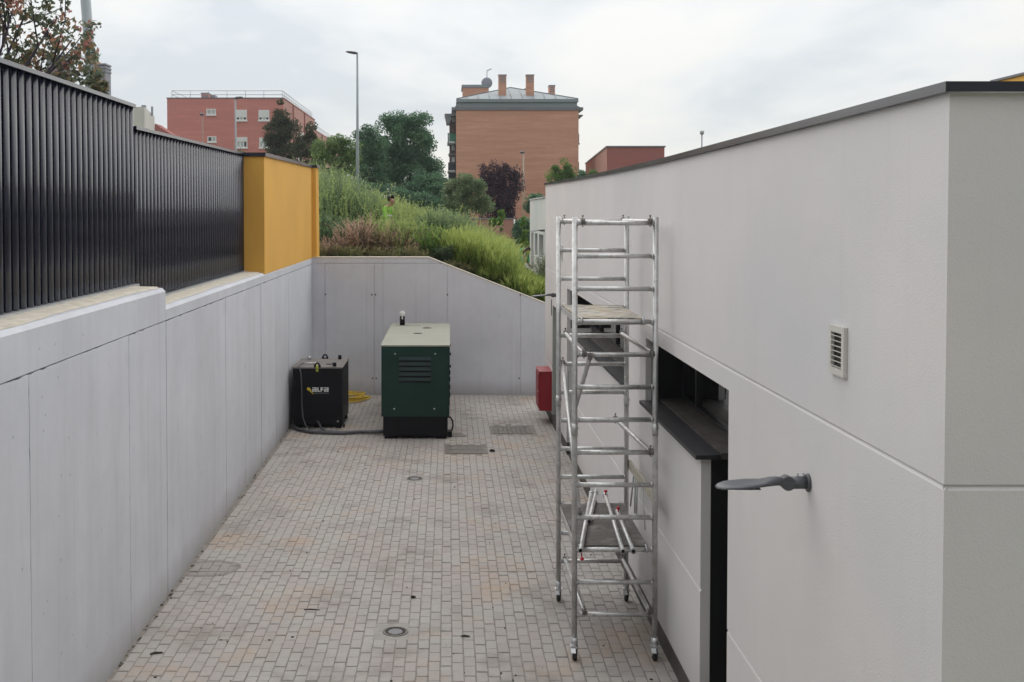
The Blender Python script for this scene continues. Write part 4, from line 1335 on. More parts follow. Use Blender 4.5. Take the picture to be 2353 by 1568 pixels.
mb = MB(); ring(mb, (-.423, 22.2), .055, .092, 1.651, 1.666, 28); mb.build('lifting_ring', M['iron'], roof)
disc(-.423, 22.2, 1.6535, .054, 'gentop', 'ring_plate', roof)
mb = MB(); mb.box(-1.09, -.56, 22.70, 22.712, 1.65, 1.659); mb.build('roof_seam', M['tanktop'], roof)
ex = MB(); ex.tube([(-.945, 22.80, 1.655), (-.945, 22.80, 1.835)], .053, 18); exo = ex.build('exhaust_pipe', M['genblack'], t)
ex = MB(); ex.tube([(-.945, 22.772, 1.895), (-.945, 22.776, 1.895), (-.945, 22.787, 1.897)], [.050, .058, .058], 20); ex.ball((-.945, 22.785, 1.895), .054, 1, .55, 1)
ex.box(-.957, -.933, 22.745, 22.77, 1.78, 1.88)
ex.build('rain_cap', M['white'], exo)
mb = MB()
for yy, zz in ((19.9, 1.42), (21.3, 1.42), (19.75, 1.22)):
    mb.box(GX1 + .001, GX1 + .03, yy, yy + .10, zz - .02, zz + .02)
mb.build('door_catch', M['genblack'], t, .004)
mb = MB()
for zz in (.72, .86, 1.0, 1.12):
    mb.cyl((GX1 + .008, 19.72, zz - .04), (GX1 + .008, 19.72, zz + .04), .011, 8)
mb.build('hinge', M['genblack'], t)
mb = MB(); mb.box(GX1 + .001, GX1 + .008, 19.80, 21.2, .52, 1.58); mb.build('side_door', M['gengreen'], t, .003)
mb = MB(); mb.tube([(GX1 - .04, 19.66, .33), (GX1 + .02, 19.64, .33), (GX1 + .055, 19.63, .27), (GX1 + .064, 19.62, .19), (GX1 + .045, 19.61, .10), (GX1 - .0, 19.60, .05), (GX1 - .06, 19.60, .04)], .016, 10)
mb.build('drain_hose', M['rubber'], t)
mb = MB(); mb.box(GX1 - .028, GX1 + .045, 19.50, 19.70, .0, .10); mb.build('pump_block', M['genblack'], t, .01)
mb = MB(); mb.prism([(GX1 + .05, 19.50, .002), (GX1 + .30, 19.56, .002), (GX1 + .20, 19.86, .002), (GX1 + .04, 19.84, .002)], (0, 0, .006))
tag(mb.build('rubber_mat', M['iron'], None, .002), 'small dark rubber mat on the paving beside the generator hose', 'mat')

# ================================================================ fuel tank
TX0, TX1, TY0, TY1 = -2.855, -1.945, 20.3, 21.55
t = thing('fuel_tank', 'black box shaped fuel tank with white lettering between wall and generator', 'fuel tank', (-2.4, 20.9, 0))
box('tank_body', 'genblack', t, TX0, TX1, TY0, TY1, .07, 1.105, .008)
box('foot', 'genblack', t, TX0 + .03, TX0 + .13, TY0 + .05, TY1 - .05, 0, .0695)
box('foot', 'genblack', t, TX1 - .13, TX1 - .03, TY0 + .05, TY1 - .05, 0, .0695)
lid = box('lid', 'tanktop', t, TX0 - .008, TX1 + .008, TY0 - .008, TY1 + .008, 1.107, 1.130, .003)
def capcyl(x, y, r, h, mt, top):
    mb = MB(); mb.cyl((x, y, 1.129), (x, y, 1.129 + h), r, 14); o = mb.build('filler_cap', M[mt], t, .004)
    mb = MB(); mb.cyl((x, y, 1.130 + h), (x, y, 1.137 + h), r * .95, 14); mb.build('cap_top', M[top], o, .002)
capcyl(-2.10, 20.42, .034, .075, 'genblack', 'greychim')
capcyl(-2.10, 21.42, .034, .080, 'genblack', 'greychim')
def eye(x, y):
    mb = MB(); n = 14
    for k in range(n):
        a0, a1 = math.pi * k / n, math.pi * (k + 1) / n
        pts = []
        for r, a in ((.024, a0), (.050, a0), (.050, a1), (.024, a1)):
            pts.append((x + r * math.cos(a), 1.17 + r * math.sin(a)))
        mb.hexa([(p[0], y, p[1]) for p in pts] + [(p[0], y + .016, p[1]) for p in pts])
    mb.box(x - .062, x - .024, y, y + .016, 1.129, 1.172); mb.box(x + .024, x + .062, y, y + .016, 1.129, 1.172); mb.box(x - .0235, x + .0235, y + .001, y + .015, 1.129, 1.146)
    return mb.build('lifting_eye', M['genblack'], t)
eye(-2.395, 21.5); eye(-2.405, 20.29)
mb = MB(); mb.box(-2.425, -2.385, 20.272, 20.287, 1.055, 1.17); mb.build('yellow_tag', M['ylabel'], t, .004)
mb = MB(); mb.box(-2.413, -2.397, 20.268, 20.2715, 1.075, 1.125); mb.build('tag_print', M['genblack'], t)
mb = MB(); mb.cyl((-2.69, 21.40, 1.129), (-2.69, 21.40, 1.185), .028, 12); mb.box(-2.74, -2.64, 21.38, 21.42, 1.15, 1.18); mb.build('valve', M['chrome'], t, .004)
mb = MB(); mb.cyl((-2.50, 20.72, 1.129), (-2.50, 20.72, 1.165), .022, 10); mb.tube([(-2.50, 20.72, 1.15), (-2.60, 20.66, 1.16), (-2.69, 20.62, 1.16)], .009, 6); mb.build('fitting', M['chrome'], t)
mb = MB(); mb.box(-2.28, -2.16, 20.66, 20.685, 1.131, 1.145); mb.build('gauge_bar', M['genblack'], t)
for x in (-2.405, -2.03):
    MB().cyl((x, TY0 - .001, .135), (x, TY0 - .022, .135), .016, 10).build('drain_plug', M['chrome' if x > -2.2 else 'greychim'], t, .003)
mb = MB(); mb.box(TX1 + .001, TX1 + .035, 20.9, 20.97, .07, .13); mb.box(TX1 + .001, TX1 + .03, 20.42, 20.48, .0, .05); mb.build('bracket', M['genblack'], t, .004)
# lettering and emblem on the front plate
def lett():
    z0, h = .680, .078
    u = h / 130.0
    yb, yt = TY0 - .0065, TY0 - .0005
    def rects(x, rs):
        for (a, b, c, d) in rs:
            mb.box(x + a * u, x + b * u, yb, yt, z0 + c * u, z0 + d * u)
    X0 = -2.50
    A = [(8, 100, 104, 130), (100, 135, 0, 130), (0, 99.5, 50, 78), (0, 34, 26, 49.5), (0, 99.5, 0, 25.5)]
    mb = MB(); rects(X0, A); mb.build('letter_a', M['letter'], t, .0015)
    mb = MB(); rects(X0 + 160 * u, [(0, 34, 0, 130), (34.5, 78, 0, 28)]); mb.build('letter_l', M['letter'], t, .0015)
    mb = MB(); rects(X0 + 256 * u, [(0, 34, 0, 130), (34.5, 92, 102, 130), (34.5, 80, 48, 76)]); mb.build('letter_f', M['letter'], t, .0015)
    mb = MB(); rects(X0 + 366 * u, A); mb.build('letter_a', M['letter'], t, .0015)
    # swoosh emblem
    def petal(cx, cz, l, w, ang):
        p = []
        for k in range(20):
            a = 2 * math.pi * k / 20
            q = (l * math.cos(a), w * math.sin(a) * (1 - .25 * math.cos(a)))
            p.append((cx + q[0] * math.cos(ang) - q[1] * math.sin(ang), yt, cz + q[0] * math.sin(ang) + q[1] * math.cos(ang)))
        mb.prism(p, (0, yb - yt, 0))
    mb = MB(); petal(-2.555, .722, .046, .026, R(-38)); mb.build('emblem', M['yprint'], t)
    mb = MB(); petal(-2.522, .682, .046, .012, R(-42)); petal(-2.492, .652, .026, .010, R(-38)); mb.build('emblem', M['yprint'], t)
    cu = bpy.data.curves.new('subtitle', 'FONT'); cu.body = 'GENERATORS'; cu.size = .034; cu.extrude = .001; cu.space_character = 1.28
    tmp = bpy.data.objects.new('subtitle', cu); COL.objects.link(tmp)
    me = bpy.data.meshes.new_from_object(tmp.evaluated_get(bpy.context.evaluated_depsgraph_get()))
    bpy.data.objects.remove(tmp)
    me.materials.clear()
    me.transform(Matrix.Rotation(R(90), 4, 'X'))
    w_ = max(v.co.x for v in me.vertices)
    k_ = .262 / w_
    me.transform(Matrix.Diagonal((k_, 1, k_ * 1.0, 1)))
    me.transform(Matrix.Translation((-2.458, TY0 - .003, .640)))
    link('subtitle', me, M['letterdim'], t)
lett()
# hoses between tank and generator
mb = MB()
mb.tube([(-2.70, 20.62, 1.16), (-2.745, 20.45, 1.165), (-2.735, 20.31, 1.135), (-2.70, 20.262, 1.02), (-2.685, 20.262, .75), (-2.685, 20.262, .45), (-2.665, 20.24, .22), (-2.60, 20.14, .08), (-2.52, 20.0, .045), (-2.40, 19.93, .07)], .0125, 8)
tag(mb.build('thin_hose', M['greyhose']), 'thin grey hose hanging down the front of the black tank', 'hose')
mb = MB()
mb.tube([(-2.40, 20.275, .135), (-2.36, 20.20, .11), (-2.30, 20.03, .05), (-2.2, 19.86, .034), (-1.9, 19.80, .034), (-1.6, 19.86, .034), (-1.35, 19.83, .045), (-1.12, 19.80, .06)], .021, 10)
tag(mb.build('fuel_hose', M['greyhose']), 'grey fuel hose running from tank plug to the generator base', 'hose')
mb = MB()
mb.tube([(-2.87, 20.27, .04), (-2.70, 20.02, .038), (-2.47, 19.78, .038), (-2.19, 19.73, .038), (-1.85, 19.68, .038), (-1.60, 19.80, .04), (-1.35, 19.72, .05), (-1.12, 19.70, .06)], .030, 12)
tag(mb.build('thick_cable', M['greyhose']), 'thick dark grey cable curving along the paving before the tank', 'cable')
mb = MB()
for k in range(9):
    cx_, cy_ = -2.06 + rnd.uniform(-.05, .04), 23.42 + rnd.uniform(-.18, .22)
    a_, b_ = .34 + rnd.uniform(-.06, .06), .38 + rnd.uniform(-.20, .10)
    ph = rnd.uniform(-.25, .15)
    pth = []
    for i in range(33):
        a = 2 * math.pi * i / 32
        u_ = math.cos(a); v_ = math.sin(a) * (1 - .65 * max(0, u_))
        pth.append((cx_ + a_ * u_ * math.cos(ph) - b_ * v_ * math.sin(ph), cy_ + a_ * u_ * math.sin(ph) + b_ * v_ * math.cos(ph), .016 + k * .014 + .006 * math.sin(3 * a + k)))
    mb.tube(pth, .0135, 7)
tag(mb.build('cable_coil', M['ycable']), 'loose coil of yellow cable lying behind the black tank', 'cable coil')

# ================================================================ buildings beyond
def zpx(zx, zy, s_, ox, oy): return ((zx / s_ + ox) * .817, (zy / s_ + oy) * .817)
# --- orange brick block straight ahead
Y0 = 105.0
t = thing('brick_block', 'orange brick apartment block with zinc hipped roof and chimneys', 'building', (6.5, 112, 3))
x0, x1 = .74, 12.30
box('gable_wall', 'brick_orange', t, x0, x1, Y0, Y0 + .3, 1.5, 13.65)
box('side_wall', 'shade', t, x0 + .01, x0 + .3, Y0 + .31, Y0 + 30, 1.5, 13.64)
box('side_wall', 'brick_orange', t, x1 - .3, x1 - .01, Y0 + .31, Y0 + 30, 1.5, 13.64)
box('eaves', 'zincdark', t, x0 - .42, x1 + .42, Y0 - .12, Y0 + 30, 13.66, 13.93)
box('attic_band', 'zinc', t, x0 + .12, x1 - .12, Y0 + .25, Y0 + 29, 13.935, 14.42)
hz0, hz1 = 14.44, 14.72
rf = MB(); rf.box(x0 + .02, x1 - .02, Y0 + .05, Y0 + 29.3, hz0, hz1); rf.build('roof_fascia', M['zinc'], t)
mb = MB()
A, B, C, D = (x0 + .05, Y0 + .08, hz1 + .005), (x1 - .05, Y0 + .08, hz1 + .005), (x1 - .05, Y0 + 29, hz1 + .005), (x0 + .05, Y0 + 29, hz1 + .005)
xm = (x0 + x1) / 2 - .25
E1, E2 = (xm, Y0 + 7.5, 16.62), (xm, Y0 + 22, 16.62)
mb.poly([A, B, E1]); mb.poly([B, C, E2, E1]); mb.poly([C, D, E2]); mb.poly([D, A, E1, E2])
roof = mb.build('roof', M['zinc'], t)
mb = MB()                                  # standing seams of the hip
for k in range(1, 11):
    xx = x0 + (x1 - x0) * k / 11
    f = 1 - abs(xx - xm) / (x1 - xm if xx > xm else xm - x0)
    f = max(.02, f) * .985
    p = Vector((xx, Y0 + .08, hz1 + .03)); q = Vector((xx, Y0 + .08 + 7.4 * f, hz1 + .03 + 1.9 * f))
    mb.tube([p, q], .025, 4)
mb.tube([(A[0], A[1], A[2] + .03), (E1[0], E1[1], E1[2] + .03), (B[0], B[1], B[2] + .03)], .05, 4)
mb.build('roof_seam', M['zincdark'], roof)
def chimney(par, xa, xb, y, z0, z1, w=.9, mt='brick_orange'):
    c = MB().box(xa, xb, y, y + w, z0, z1).build('chimney', M[mt], par)
    mb = MB(); mb.box(xa - .04, xb + .04, y - .04, y + w + .04, z1 + .003, z1 + .09)
    for k in range(3):
        zz = z1 - .2 - .22 * k
        mb.box(xa + .08, xb - .08, y - .03, y - .002, zz, zz + .10)
    mb.build('chimney_cap', M['greychim'], c)
a, b = P(*zpx(712, 128, 4.127, 1230, 180), Y0 + 2.2), P(*zpx(801, 405, 4.127, 1230, 180), Y0 + 2.2)
chimney(roof, a.x, b.x, Y0 + 2.2, 14.9, a.z - .05)
a, b = P(*zpx(1033, 128, 4.127, 1230, 180), Y0 + 2.2), P(*zpx(1122, 405, 4.127, 1230, 180), Y0 + 2.2)
chimney(roof, a.x, b.x, Y0 + 2.2, 14.9, a.z - .05)
a, b = P(*zpx(1300, 250, 4.127, 1230, 180), Y0 + 10), P(*zpx(1366, 390, 4.127, 1230, 180), Y0 + 10)
chimney(roof, a.x, b.x, Y0 + 10, 14.7, a.z - .05, 1.4)
a, b = P(*zpx(1010, 285, 4.127, 1230, 180), Y0 + 14), P(*zpx(1032, 310, 4.127, 1230, 180), Y0 + 14)
box('roof_vent', 'zincdark', t, a.x, b.x, Y0 + 14, Y0 + 14.6, 16.0, a.z)
a, b = P(*zpx(296, 275, 4.127, 1230, 180), Y0 + 11), P(*zpx(597, 430, 4.127, 1230, 180), Y0 + 11)
tw = MB().box(a.x, b.x, Y0 + 11, Y0 + 15, 14.73, a.z - .01).build('stair_tower', M['brick_orange'], t)
z9 = P(*zpx(296, 243, 4.127, 1230, 180), Y0 + 11).z
MB().box(a.x - .12, b.x + .02, Y0 + 10.9, Y0 + 15.1, a.z, z9).build('tower_cap', M['zinc'], tw)
an = MB()
q = lambda u, v: P(*zpx(u, v, 4.127, 1230, 180), Y0 + 11.5)
an.tube([q(575, 250), q(576, 78)], .045, 6); an.tube([q(574, 82), q(630, 56)], .05, 5)
for k in range(5):
    p = q(580 + 10 * k, 80 - 4.6 * k); an.tube([p + Vector((0, -.35, 0)), p + Vector((0, .35, 0))], .018, 4)
an.tube([q(574, 172), q(592, 172)], .05, 4)
ao = an.build('antenna', M['rail'], t)
mb = MB(); mb.ball(q(575, 222), .58, 1, .22, 1.0, 16, 10); mb.build('dish', M['greychim'], ao)
# balconies and canopies of the left side
def bx(nm, mt, u0, v0, u1, v1, y, dpt):
    p, r = P(*zpx(u0, v0, 4.127, 1230, 180), y), P(*zpx(u1, v1, 4.127, 1230, 180), y)
    return box(nm, mt, t, min(p.x, r.x), max(p.x, r.x), y, y + dpt, min(p.z, r.z), max(p.z, r.z))
yl = Y0 + .35
bx('canopy', 'zincdark', 84, 578, 214, 604, yl, 3.0)
mb = MB()
pa = [P(*zpx(*c_, 4.127, 1230, 180), yl + .002) for c_ in ((88, 606), (160, 606), (150, 690), (105, 690))]
mb.prism(pa, (0, 2.9, 0)); mb.build('canopy_soffit', M['zincdark'], t)
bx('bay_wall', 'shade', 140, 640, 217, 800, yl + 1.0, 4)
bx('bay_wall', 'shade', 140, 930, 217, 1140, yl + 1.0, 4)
bx('balcony_screen', 'greenscreen', 138, 808, 217, 905, yl, .1)
bx('balcony_rail', 'zincdark', 120, 802, 136, 905, yl - .02, 3.2)
bx('balcony_slab', 'zincdark', 115, 910, 217, 932, yl, 3.2)
bx('canopy', 'zincdark', 128, 1040, 217, 1062, yl + .8, 2.6)
bx('balcony_screen', 'trousers', 125, 1145, 217, 1240, yl, .1)
bx('balcony_slab', 'zincdark', 118, 1243, 217, 1262, yl, 3.2)
bx('bay_wall', 'trousers', 128, 1265, 217, 1420, yl + .4, 4)  # near-black tone paints the shade deep in the lower bay
for v0, v1 in ((615, 675), (945, 1005), (1085, 1140)):
    w = bx('window', 'curtain', 166, v0, 202, v1, yl + .9, .06)
bx('canopy', 'zincdark', 1637, 590, 1690, 606, yl, 2.5)
bx('canopy', 'zincdark', 1637, 608, 1660, 632, yl, 2.5)
bx('balcony_rail', 'zincdark', 1637, 812, 1647, 915, yl, 2.5)
bx('balcony_slab', 'zincdark', 1637, 920, 1655, 934, yl, 2.5)
bx('balcony_rail', 'zincdark', 1637, 1140, 1645, 1250, yl, 2.5)
# rainwater pipes at both eaves corners
mb = MB()
mb.tube([P(*zpx(1610, 485, 4.127, 1230, 180), Y0 - .15), P(*zpx(1648, 505, 4.127, 1230, 180), Y0 - .15)], .05, 6)
mb.build('gutter_pipe', M['zincdark'], t); mb = MB()
mb.tube([P(*zpx(205, 500, 4.127, 1230, 180), Y0 - .15), P(*zpx(236, 482, 4.127, 1230, 180), Y0 - .15)], .05, 6)
mb.build('gutter_pipe', M['zincdark'], t)

# --- red brick block on the left
Y0 = 120.0
t = thing('brick_block', 'long red brick block with white shutters and roof railing', 'building', (-24, 130, 3))
XL0, XR0, ZT0 = -30.3, -17.75, 16.30
CUT = [(877, 643, 975, 705), (1197, 652, 1318, 768), (1448, 658, 1570, 768), (865, 340, 970, 405), (1190, 350, 1313, 468), (1440, 352, 1560, 468)]
box('front_wall', 'brick_red', t, XL0, XR0, Y0, Y0 + .3, 1.5, ZT0)
box('end_wall', 'brick_red', t, XL0, XL0 + .3, Y0 + .31, Y0 + 28, 1.5, ZT0)
box('side_wall', 'brick_pale', t, XR0 - .3, XR0, Y0 + .31, Y0 + 28, 1.5, ZT0)
box('roof_slab', 'roofdeck', t, XL0 + .31, XR0 - .31, Y0 + .31, Y0 + 28, ZT0 - .4, ZT0 - .1)
box('parapet_cap', 'zincdark', t, XL0 - .06, XR0 + .06, Y0 - .05, Y0 + .36, ZT0 + .003, ZT0 + .10)
box('parapet_cap', 'brick_dark', t, XR0 - .34, XR0 + .06, Y0 + .37, Y0 + 28, ZT0 + .003, ZT0 + .10)
box('low_wing', 'brick_pale', t, XR0 - 8, XR0 - .01, Y0 + 28.01, Y0 + 60, 1.5, ZT0 - 1.35)
box('parapet_cap', 'brick_dark', t, XR0 - .34, XR0 + .05, Y0 + 28.01, Y0 + 60, ZT0 - 1.347, ZT0 - 1.25)
for yy in (Y0 + 7, Y0 + 17, Y0 + 36):
    box('pilaster', 'brick_dark', t, XR0 + .002, XR0 + .12, yy, yy + .5, 1.5, ZT0 - (0 if yy < Y0 + 28 else 1.36))
for k, (u0, v0, u1, v1) in enumerate(CUT):
    p, r = P(*zpx(u0, v0, 3.922, 360, 220), Y0), P(*zpx(u1, v1, 3.922, 360, 220), Y0)
    xa, xb, za, zb = p.x, r.x, r.z, p.z
    mb = MB()
    for q in ((xa, xb, zb - .10, zb), (xa, xb, za, za + .10), (xa, xa + .10, za + .10, zb - .10), (xb - .10, xb, za + .10, zb - .10)):
        mb.box(q[0], q[1], Y0 - .05, Y0 - .002, q[2], q[3])
    n_ = 2 if k not in (1, 4, 2, 5) else 3
    for i in range(1, n_):
        xx = xa + (xb - xa) * i / n_
        mb.box(xx - .05, xx + .05, Y0 - .045, Y0 - .003, za + .10, zb - .10)
    w = mb.build('window', M['shutter'], t)
    MB().box(xa - .06, xb + .06, Y0 - .14, Y0 - .003, za - .12, za - .002).build('sill', M['shutter'], w)
    ed = [xa + .10] + [xa + (xb - xa) * i / n_ for i in range(1, n_)] + [xb - .10]
    for i in range(n_):
        dark = (k == 0 and i == 0) or (k in (1, 2) and i == n_ - 1) or (k in (4, 5) and i != 1)
        MB().box(ed[i] + (.05 if i else 0), ed[i + 1] - (.05 if i < n_ - 1 else 0), Y0 - .022, Y0 - .004, za + .10, zb - .10).build('pane', M['darkpane' if dark else 'curtain'], w)
    if k in (1, 2, 4, 5):
        fr = .42 if k in (1, 2) else .72
        mb = MB(); mb.box(xa + .06, xb - .06, Y0 - .075, Y0 - .051, zb - (zb - za) * fr, zb - .02)
        for i in range(1, 8):
            zz = zb - (zb - za) * fr * i / 8
            mb.box(xa + .07, xb - .07, Y0 - .080, Y0 - .0755, zz - .012, zz + .012)
        mb.build('shutter', M['shutter'], w)
for yy, zz in ((Y0 + 13, 13.0), (Y0 + 11, 9.8), (Y0 + 15.2, 13.0)):
    w = MB().box(XR0 + .002, XR0 + .06, yy, yy + 1.3, zz - .7, zz + .7).build('window', M['shutter'], t)
    MB().box(XR0 + .061, XR0 + .07, yy + .15, yy + 1.15, zz - .55, zz + .1).build('pane', M['darkpane'], w)
mb = MB()
zt_ = ZT0 + .1
for zz in (.36, .78):
    mb.tube([(XL0 + .4, Y0 + .5, zt_ + zz), (XR0 - .2, Y0 + .5, zt_ + zz)], .028, 5)
    mb.tube([(XR0 - .2, Y0 + .5, zt_ + zz), (XR0 - .2, Y0 + 26.5, zt_ + zz)], .028, 5)
    mb.tube([(XL0 + .4, Y0 + .5, zt_ + zz), (XL0 + .4, Y0 + 14, zt_ + zz)], .028, 5)
for k in range(7):
    xx = XL0 + .4 + (XR0 - XL0 - .6) * k / 6; mb.tube([(xx, Y0 + .5, zt_ - .1), (xx, Y0 + .5, zt_ + .78)], .028, 5)
for k in range(1, 19):
    yy = Y0 + .5 + 26 * k / 18; mb.tube([(XR0 - .2, yy, zt_ - .1), (XR0 - .2, yy, zt_ + .78)], .028, 5)
for k in range(22):
    yy = Y0 + 29 + 30 * k / 21; mb.tube([(XR0 - .2, yy, zt_ - 1.5), (XR0 - .2, yy, zt_ - .6)], .028, 5)
mb.tube([(XR0 - .2, Y0 + 29, zt_ - .6), (XR0 - .2, Y0 + 59, zt_ - .6)], .028, 5)
mb.build('roof_railing', M['rail'], t)
p, r = P(*zpx(806, 160, 3.922, 360, 220), Y0 + 2), P(*zpx(888, 222, 3.922, 360, 220), Y0 + 2)
chimney(t, p.x, r.x, Y0 + 2, ZT0 - .09, p.z - .1, 1.2, 'brick_red')
p, r = P(*zpx(892, 188, 3.922, 360, 220), Y0 + 3), P(*zpx(962, 215, 3.922, 360, 220), Y0 + 3)
box('roof_unit', 'greychim', t, p.x, r.x, Y0 + 3, Y0 + 4.2, ZT0 - .09, p.z)

# --- small dark red brick block behind the white roof
t = thing('brick_block', 'plain dark red brick block rising behind the white roof', 'building', (15, 95, 3))
mb = MB()
z1 = P(1394, 339, 90).z
q = [(12.85, 90, 2), (17.5, 90, 2), (18.6, 121, 2), (14.95, 121, 2)]
mb.hexa([Vector(p) for p in q] + [Vector((p[0], p[1], z1)) for p in q]); mb.build('wall', M['brick_dark'], t)
mb = MB(); mb.poly([(12.845, 90, 2), (12.845, 90, z1 + .002), (14.945, 121, z1 + .002), (14.945, 121, 2)]); mb.build('side_wall', M['brick_pale'], t)
mb = MB(); mb.hexa([Vector((p[0] + (-.08 if p[0] < 15.5 else .08), p[1] + (-.08 if p[1] < 100 else .08), z1 + .004)) for p in q] + [Vector((p[0] + (-.08 if p[0] < 15.5 else .08), p[1] + (-.08 if p[1] < 100 else .08), z1 + .12)) for p in q]); mb.build('parapet_cap', M['zincdark'], t)
a, b = P(1572.5, 335, 92), P(1492, 339, 92)
a = P(*zpx(1210, 360, 5.8825, 1600, 350), 92); b = P(*zpx(1305, 383, 5.8825, 1600, 350), 92)
box('roof_unit', 'greychim', t, a.x, b.x, 92, 93.2, z1, a.z)
for k in range(7):
    yy = 93 + k * 3.2
    xx = 12.845 + (yy - 90) / 31 * 2.1
    MB().box(xx - .05, xx + .02, yy, yy + 1.0, 6.1, 7.0).build('window', M['darkpane'], t)

# --- far roofs at the left edge
t = thing('beige_house', 'pale beige house with flat roof between the fence and red block', 'building', (-27, 97, 3))
p, r = P(300, 246, 95), P(332, 300, 95)
box('front_wall', 'beige', t, -29.5, r.x, 95, 95.3, 1.5, p.z)
e_ = P(355, 261, 104)
mb = MB(); mb.hexa([(r.x - .3, 95.31, 1.5), (r.x, 95.31, 1.5), (e_.x, 104, 1.5), (e_.x - .3, 104, 1.5), (r.x - .3, 95.31, p.z), (r.x, 95.31, p.z), (e_.x, 104, p.z - .05), (e_.x - .3, 104, p.z - .05)]); mb.build('side_wall', M['beige'], t)
box('roof_slab', 'roofdeck', t, -29.4, e_.x - .5, 95.35, 104, p.z - .4, p.z - .2)
box('vent_pipe', 'greychim', t, P(347, 246, 100).x, P(350, 246, 100).x, 100, 100.3, p.z - .3, P(348, 245, 100).z)
box('satellite_dish', 'greychim', t, P(325, 246, 97).x, P(334, 246, 97).x, 97, 97.3, p.z - .1, P(330, 242, 97).z)
t = thing('red_roof_house', 'red roofed house just left of the long red block', 'building', (-28, 112, 3))
mb = MB(); mb.prism([P(356, 284, 110), P(392, 308, 110), P(392, 345, 110), P(350, 345, 110)], (0, 2.5, 0)); mb.build('roof', M['brick_dark'], t)
box('wall', 'brick_red', t, -30, -27.4, 111, 115.9, 1.5, 10)
t = thing('grey_chimney_house', 'house behind the fence showing only tall grey slatted chimneys', 'building', (-17, 52, 3))
for (u0, v0, u1, tall) in ((212, 145, 242, 1), (107, 125, 150, 0)):
    y = 50 if tall else 46
    p, r = P(u0, v0, y), P(u1, v0, y)
    c = MB().box(p.x, r.x, y, y + .8, 3, p.z - .12).build('chimney', M['greychim'], t)
    mb = MB()
    for k in range(3):
        mb.box(p.x - .03, r.x + .03, y - .03, y + .83, p.z - .09 - .15 * k, p.z - .02 - .15 * k)
    mb.build('chimney_slat', M['greychim'], c)
box('wall', 'beige', t, -24, -15.4, 50.9, 60, 2, 6.9)
mb = MB(); mb.prism([(-24.3, 50.5, 6.91), (-15.3, 50.5, 6.91), (-15.3, 55.5, 7.5), (-24.3, 55.5, 7.5)], (0, 0, .1)); mb.build('roof', M['greychim'], t)

# --- second white block of the same kind further on
t = thing('white_pavilion', 'small white rendered block beyond the end wall with dark windows', 'building', (5, 38, 1.5))
PX_ = 3.30
wv = [1.0, 2.36, 3.20, 4.47]
wu = [30, 33, 34, 35.6, 37.6, 38.3, 38.5, 39.2, 40.4, 41.0, 42.3, 42.95, 44.2, 44.8]
def dp(u, v):
    if 2.36 < v < 3.20 and (38.5 < u < 39.2 or 39.2 < u < 40.4 and False or 41.0 < u < 42.3 or 39.2 < u < 40.4 or 35.6 < u < 37.6): return .22
    if 42.95 < u < 44.2 and v < 3.9 and v < 3.20: return .25
    return 0.0
relief('wall', wu, wv, dp, lambda u, v, d: (PX_ + d, u, v), 'stucco_far', t, .3)
box('wall', 'stucco_far', t, PX_ + .001, 9, 29.9, 29.999, 1.0, 4.47)
box('wall', 'stucco_far', t, PX_ + .001, 9, 44.801, 44.9, 1.0, 4.47)
box('roof_slab', 'roofdeck', t, PX_ + .3, 9, 30, 44.8, 4.2, 4.3)
box('coping', 'coping', t, PX_ - .03, PX_ + .35, 29.85, 44.95, 4.473, 4.53)
for a, b in ((35.65, 37.55), (38.52, 39.2), (39.25, 40.35), (41.05, 42.25)):
    w = MB().box(PX_ + .17, PX_ + .219, a, b, 2.365, 3.195).build('window', M['frame'], t)
    MB().box(PX_ + .160, PX_ + .169, a + .08, b - .08, 2.44, 3.12).build('pane', M['darkpane'], w)
wall_lamp(PX_, 38.0, 3.36, 'small grey wall lamp on the far white block above its windows')

# ================================================================ lamp posts and masts
def lamppost(name, label, base, top_px, y, r0, r1, mt, head, lean=0.0):
    q = P(*top_px, y)
    zb_ = TZ(q.x, y) - .05
    t = thing(name, label, 'lamp post', (q.x, y, zb_))
    mb = MB(); mb.tube([(q.x - lean, y, zb_), (q.x - lean * .5, y, (zb_ + q.z) / 2), (q.x, y, q.z)], [r0, (r0 + r1) / 2, r1], 10)
    mb.build('pole', M[mt], t)
    for (du0, dv0, du1, dv1, th) in head:
        a, b = P(top_px[0] + du0, top_px[1] + dv0, y), P(top_px[0] + du1, top_px[1] + dv1, y)
        mb = MB(); mb.tube([a, a * .75 + b * .25, a * .3 + b * .7, b], [th * .6, th, th * .9, th * .45], 8)
        mb.build('lamp_head', M['lampgrey'], t)
    return t
lamppost('street_lamp', 'tall slim grey street lamp rising from the weedy slope', 0, (821, 122), 42, .075, .036, 'pole', [(1, 1, -26, -3, .055)])
lamppost('street_lamp', 'grey street lamp in front of the long red block', 0, (541, 224), 80, .10, .05, 'pole', [(-2, 2, 17, 0, .10)])
lamppost('street_lamp', 'short brown street lamp in front of the red block left part', 0, (465, 264), 95, .09, .06, 'polebrown', [(-6, -1, 4, -1, .12)])
lamppost('street_lamp', 'beige street lamp before the orange brick gable', 0, (1203, 352), 72, .055, .04, 'polebeige', [(-8, -1, 3, -2, .08)])
t = thing('steel_mast', 'thick grey steel mast behind the turning maple at the left', 'mast', (-6.5, 20, 2.9))
a, b = P(210, 175, 20), P(196, -60, 20)
mb = MB(); mb.tube([(a.x + .02, 20, 2.8), a, b + Vector((-.03, 0, 0))], [.098, .094, .090], 18); mb.build('pole', M['pole'], t)
t = thing('roof_antenna', 'small flat topped antenna poking above the white roof edge', 'antenna', (5, 22, 4.4))
a, b = P(1612, 336, 22.0), P(1613, 307, 22.0)
mb = MB(); mb.tube([(a.x, 22.0, 4.3), b], .012, 6); mb.build('mast', M['greychim'], t)
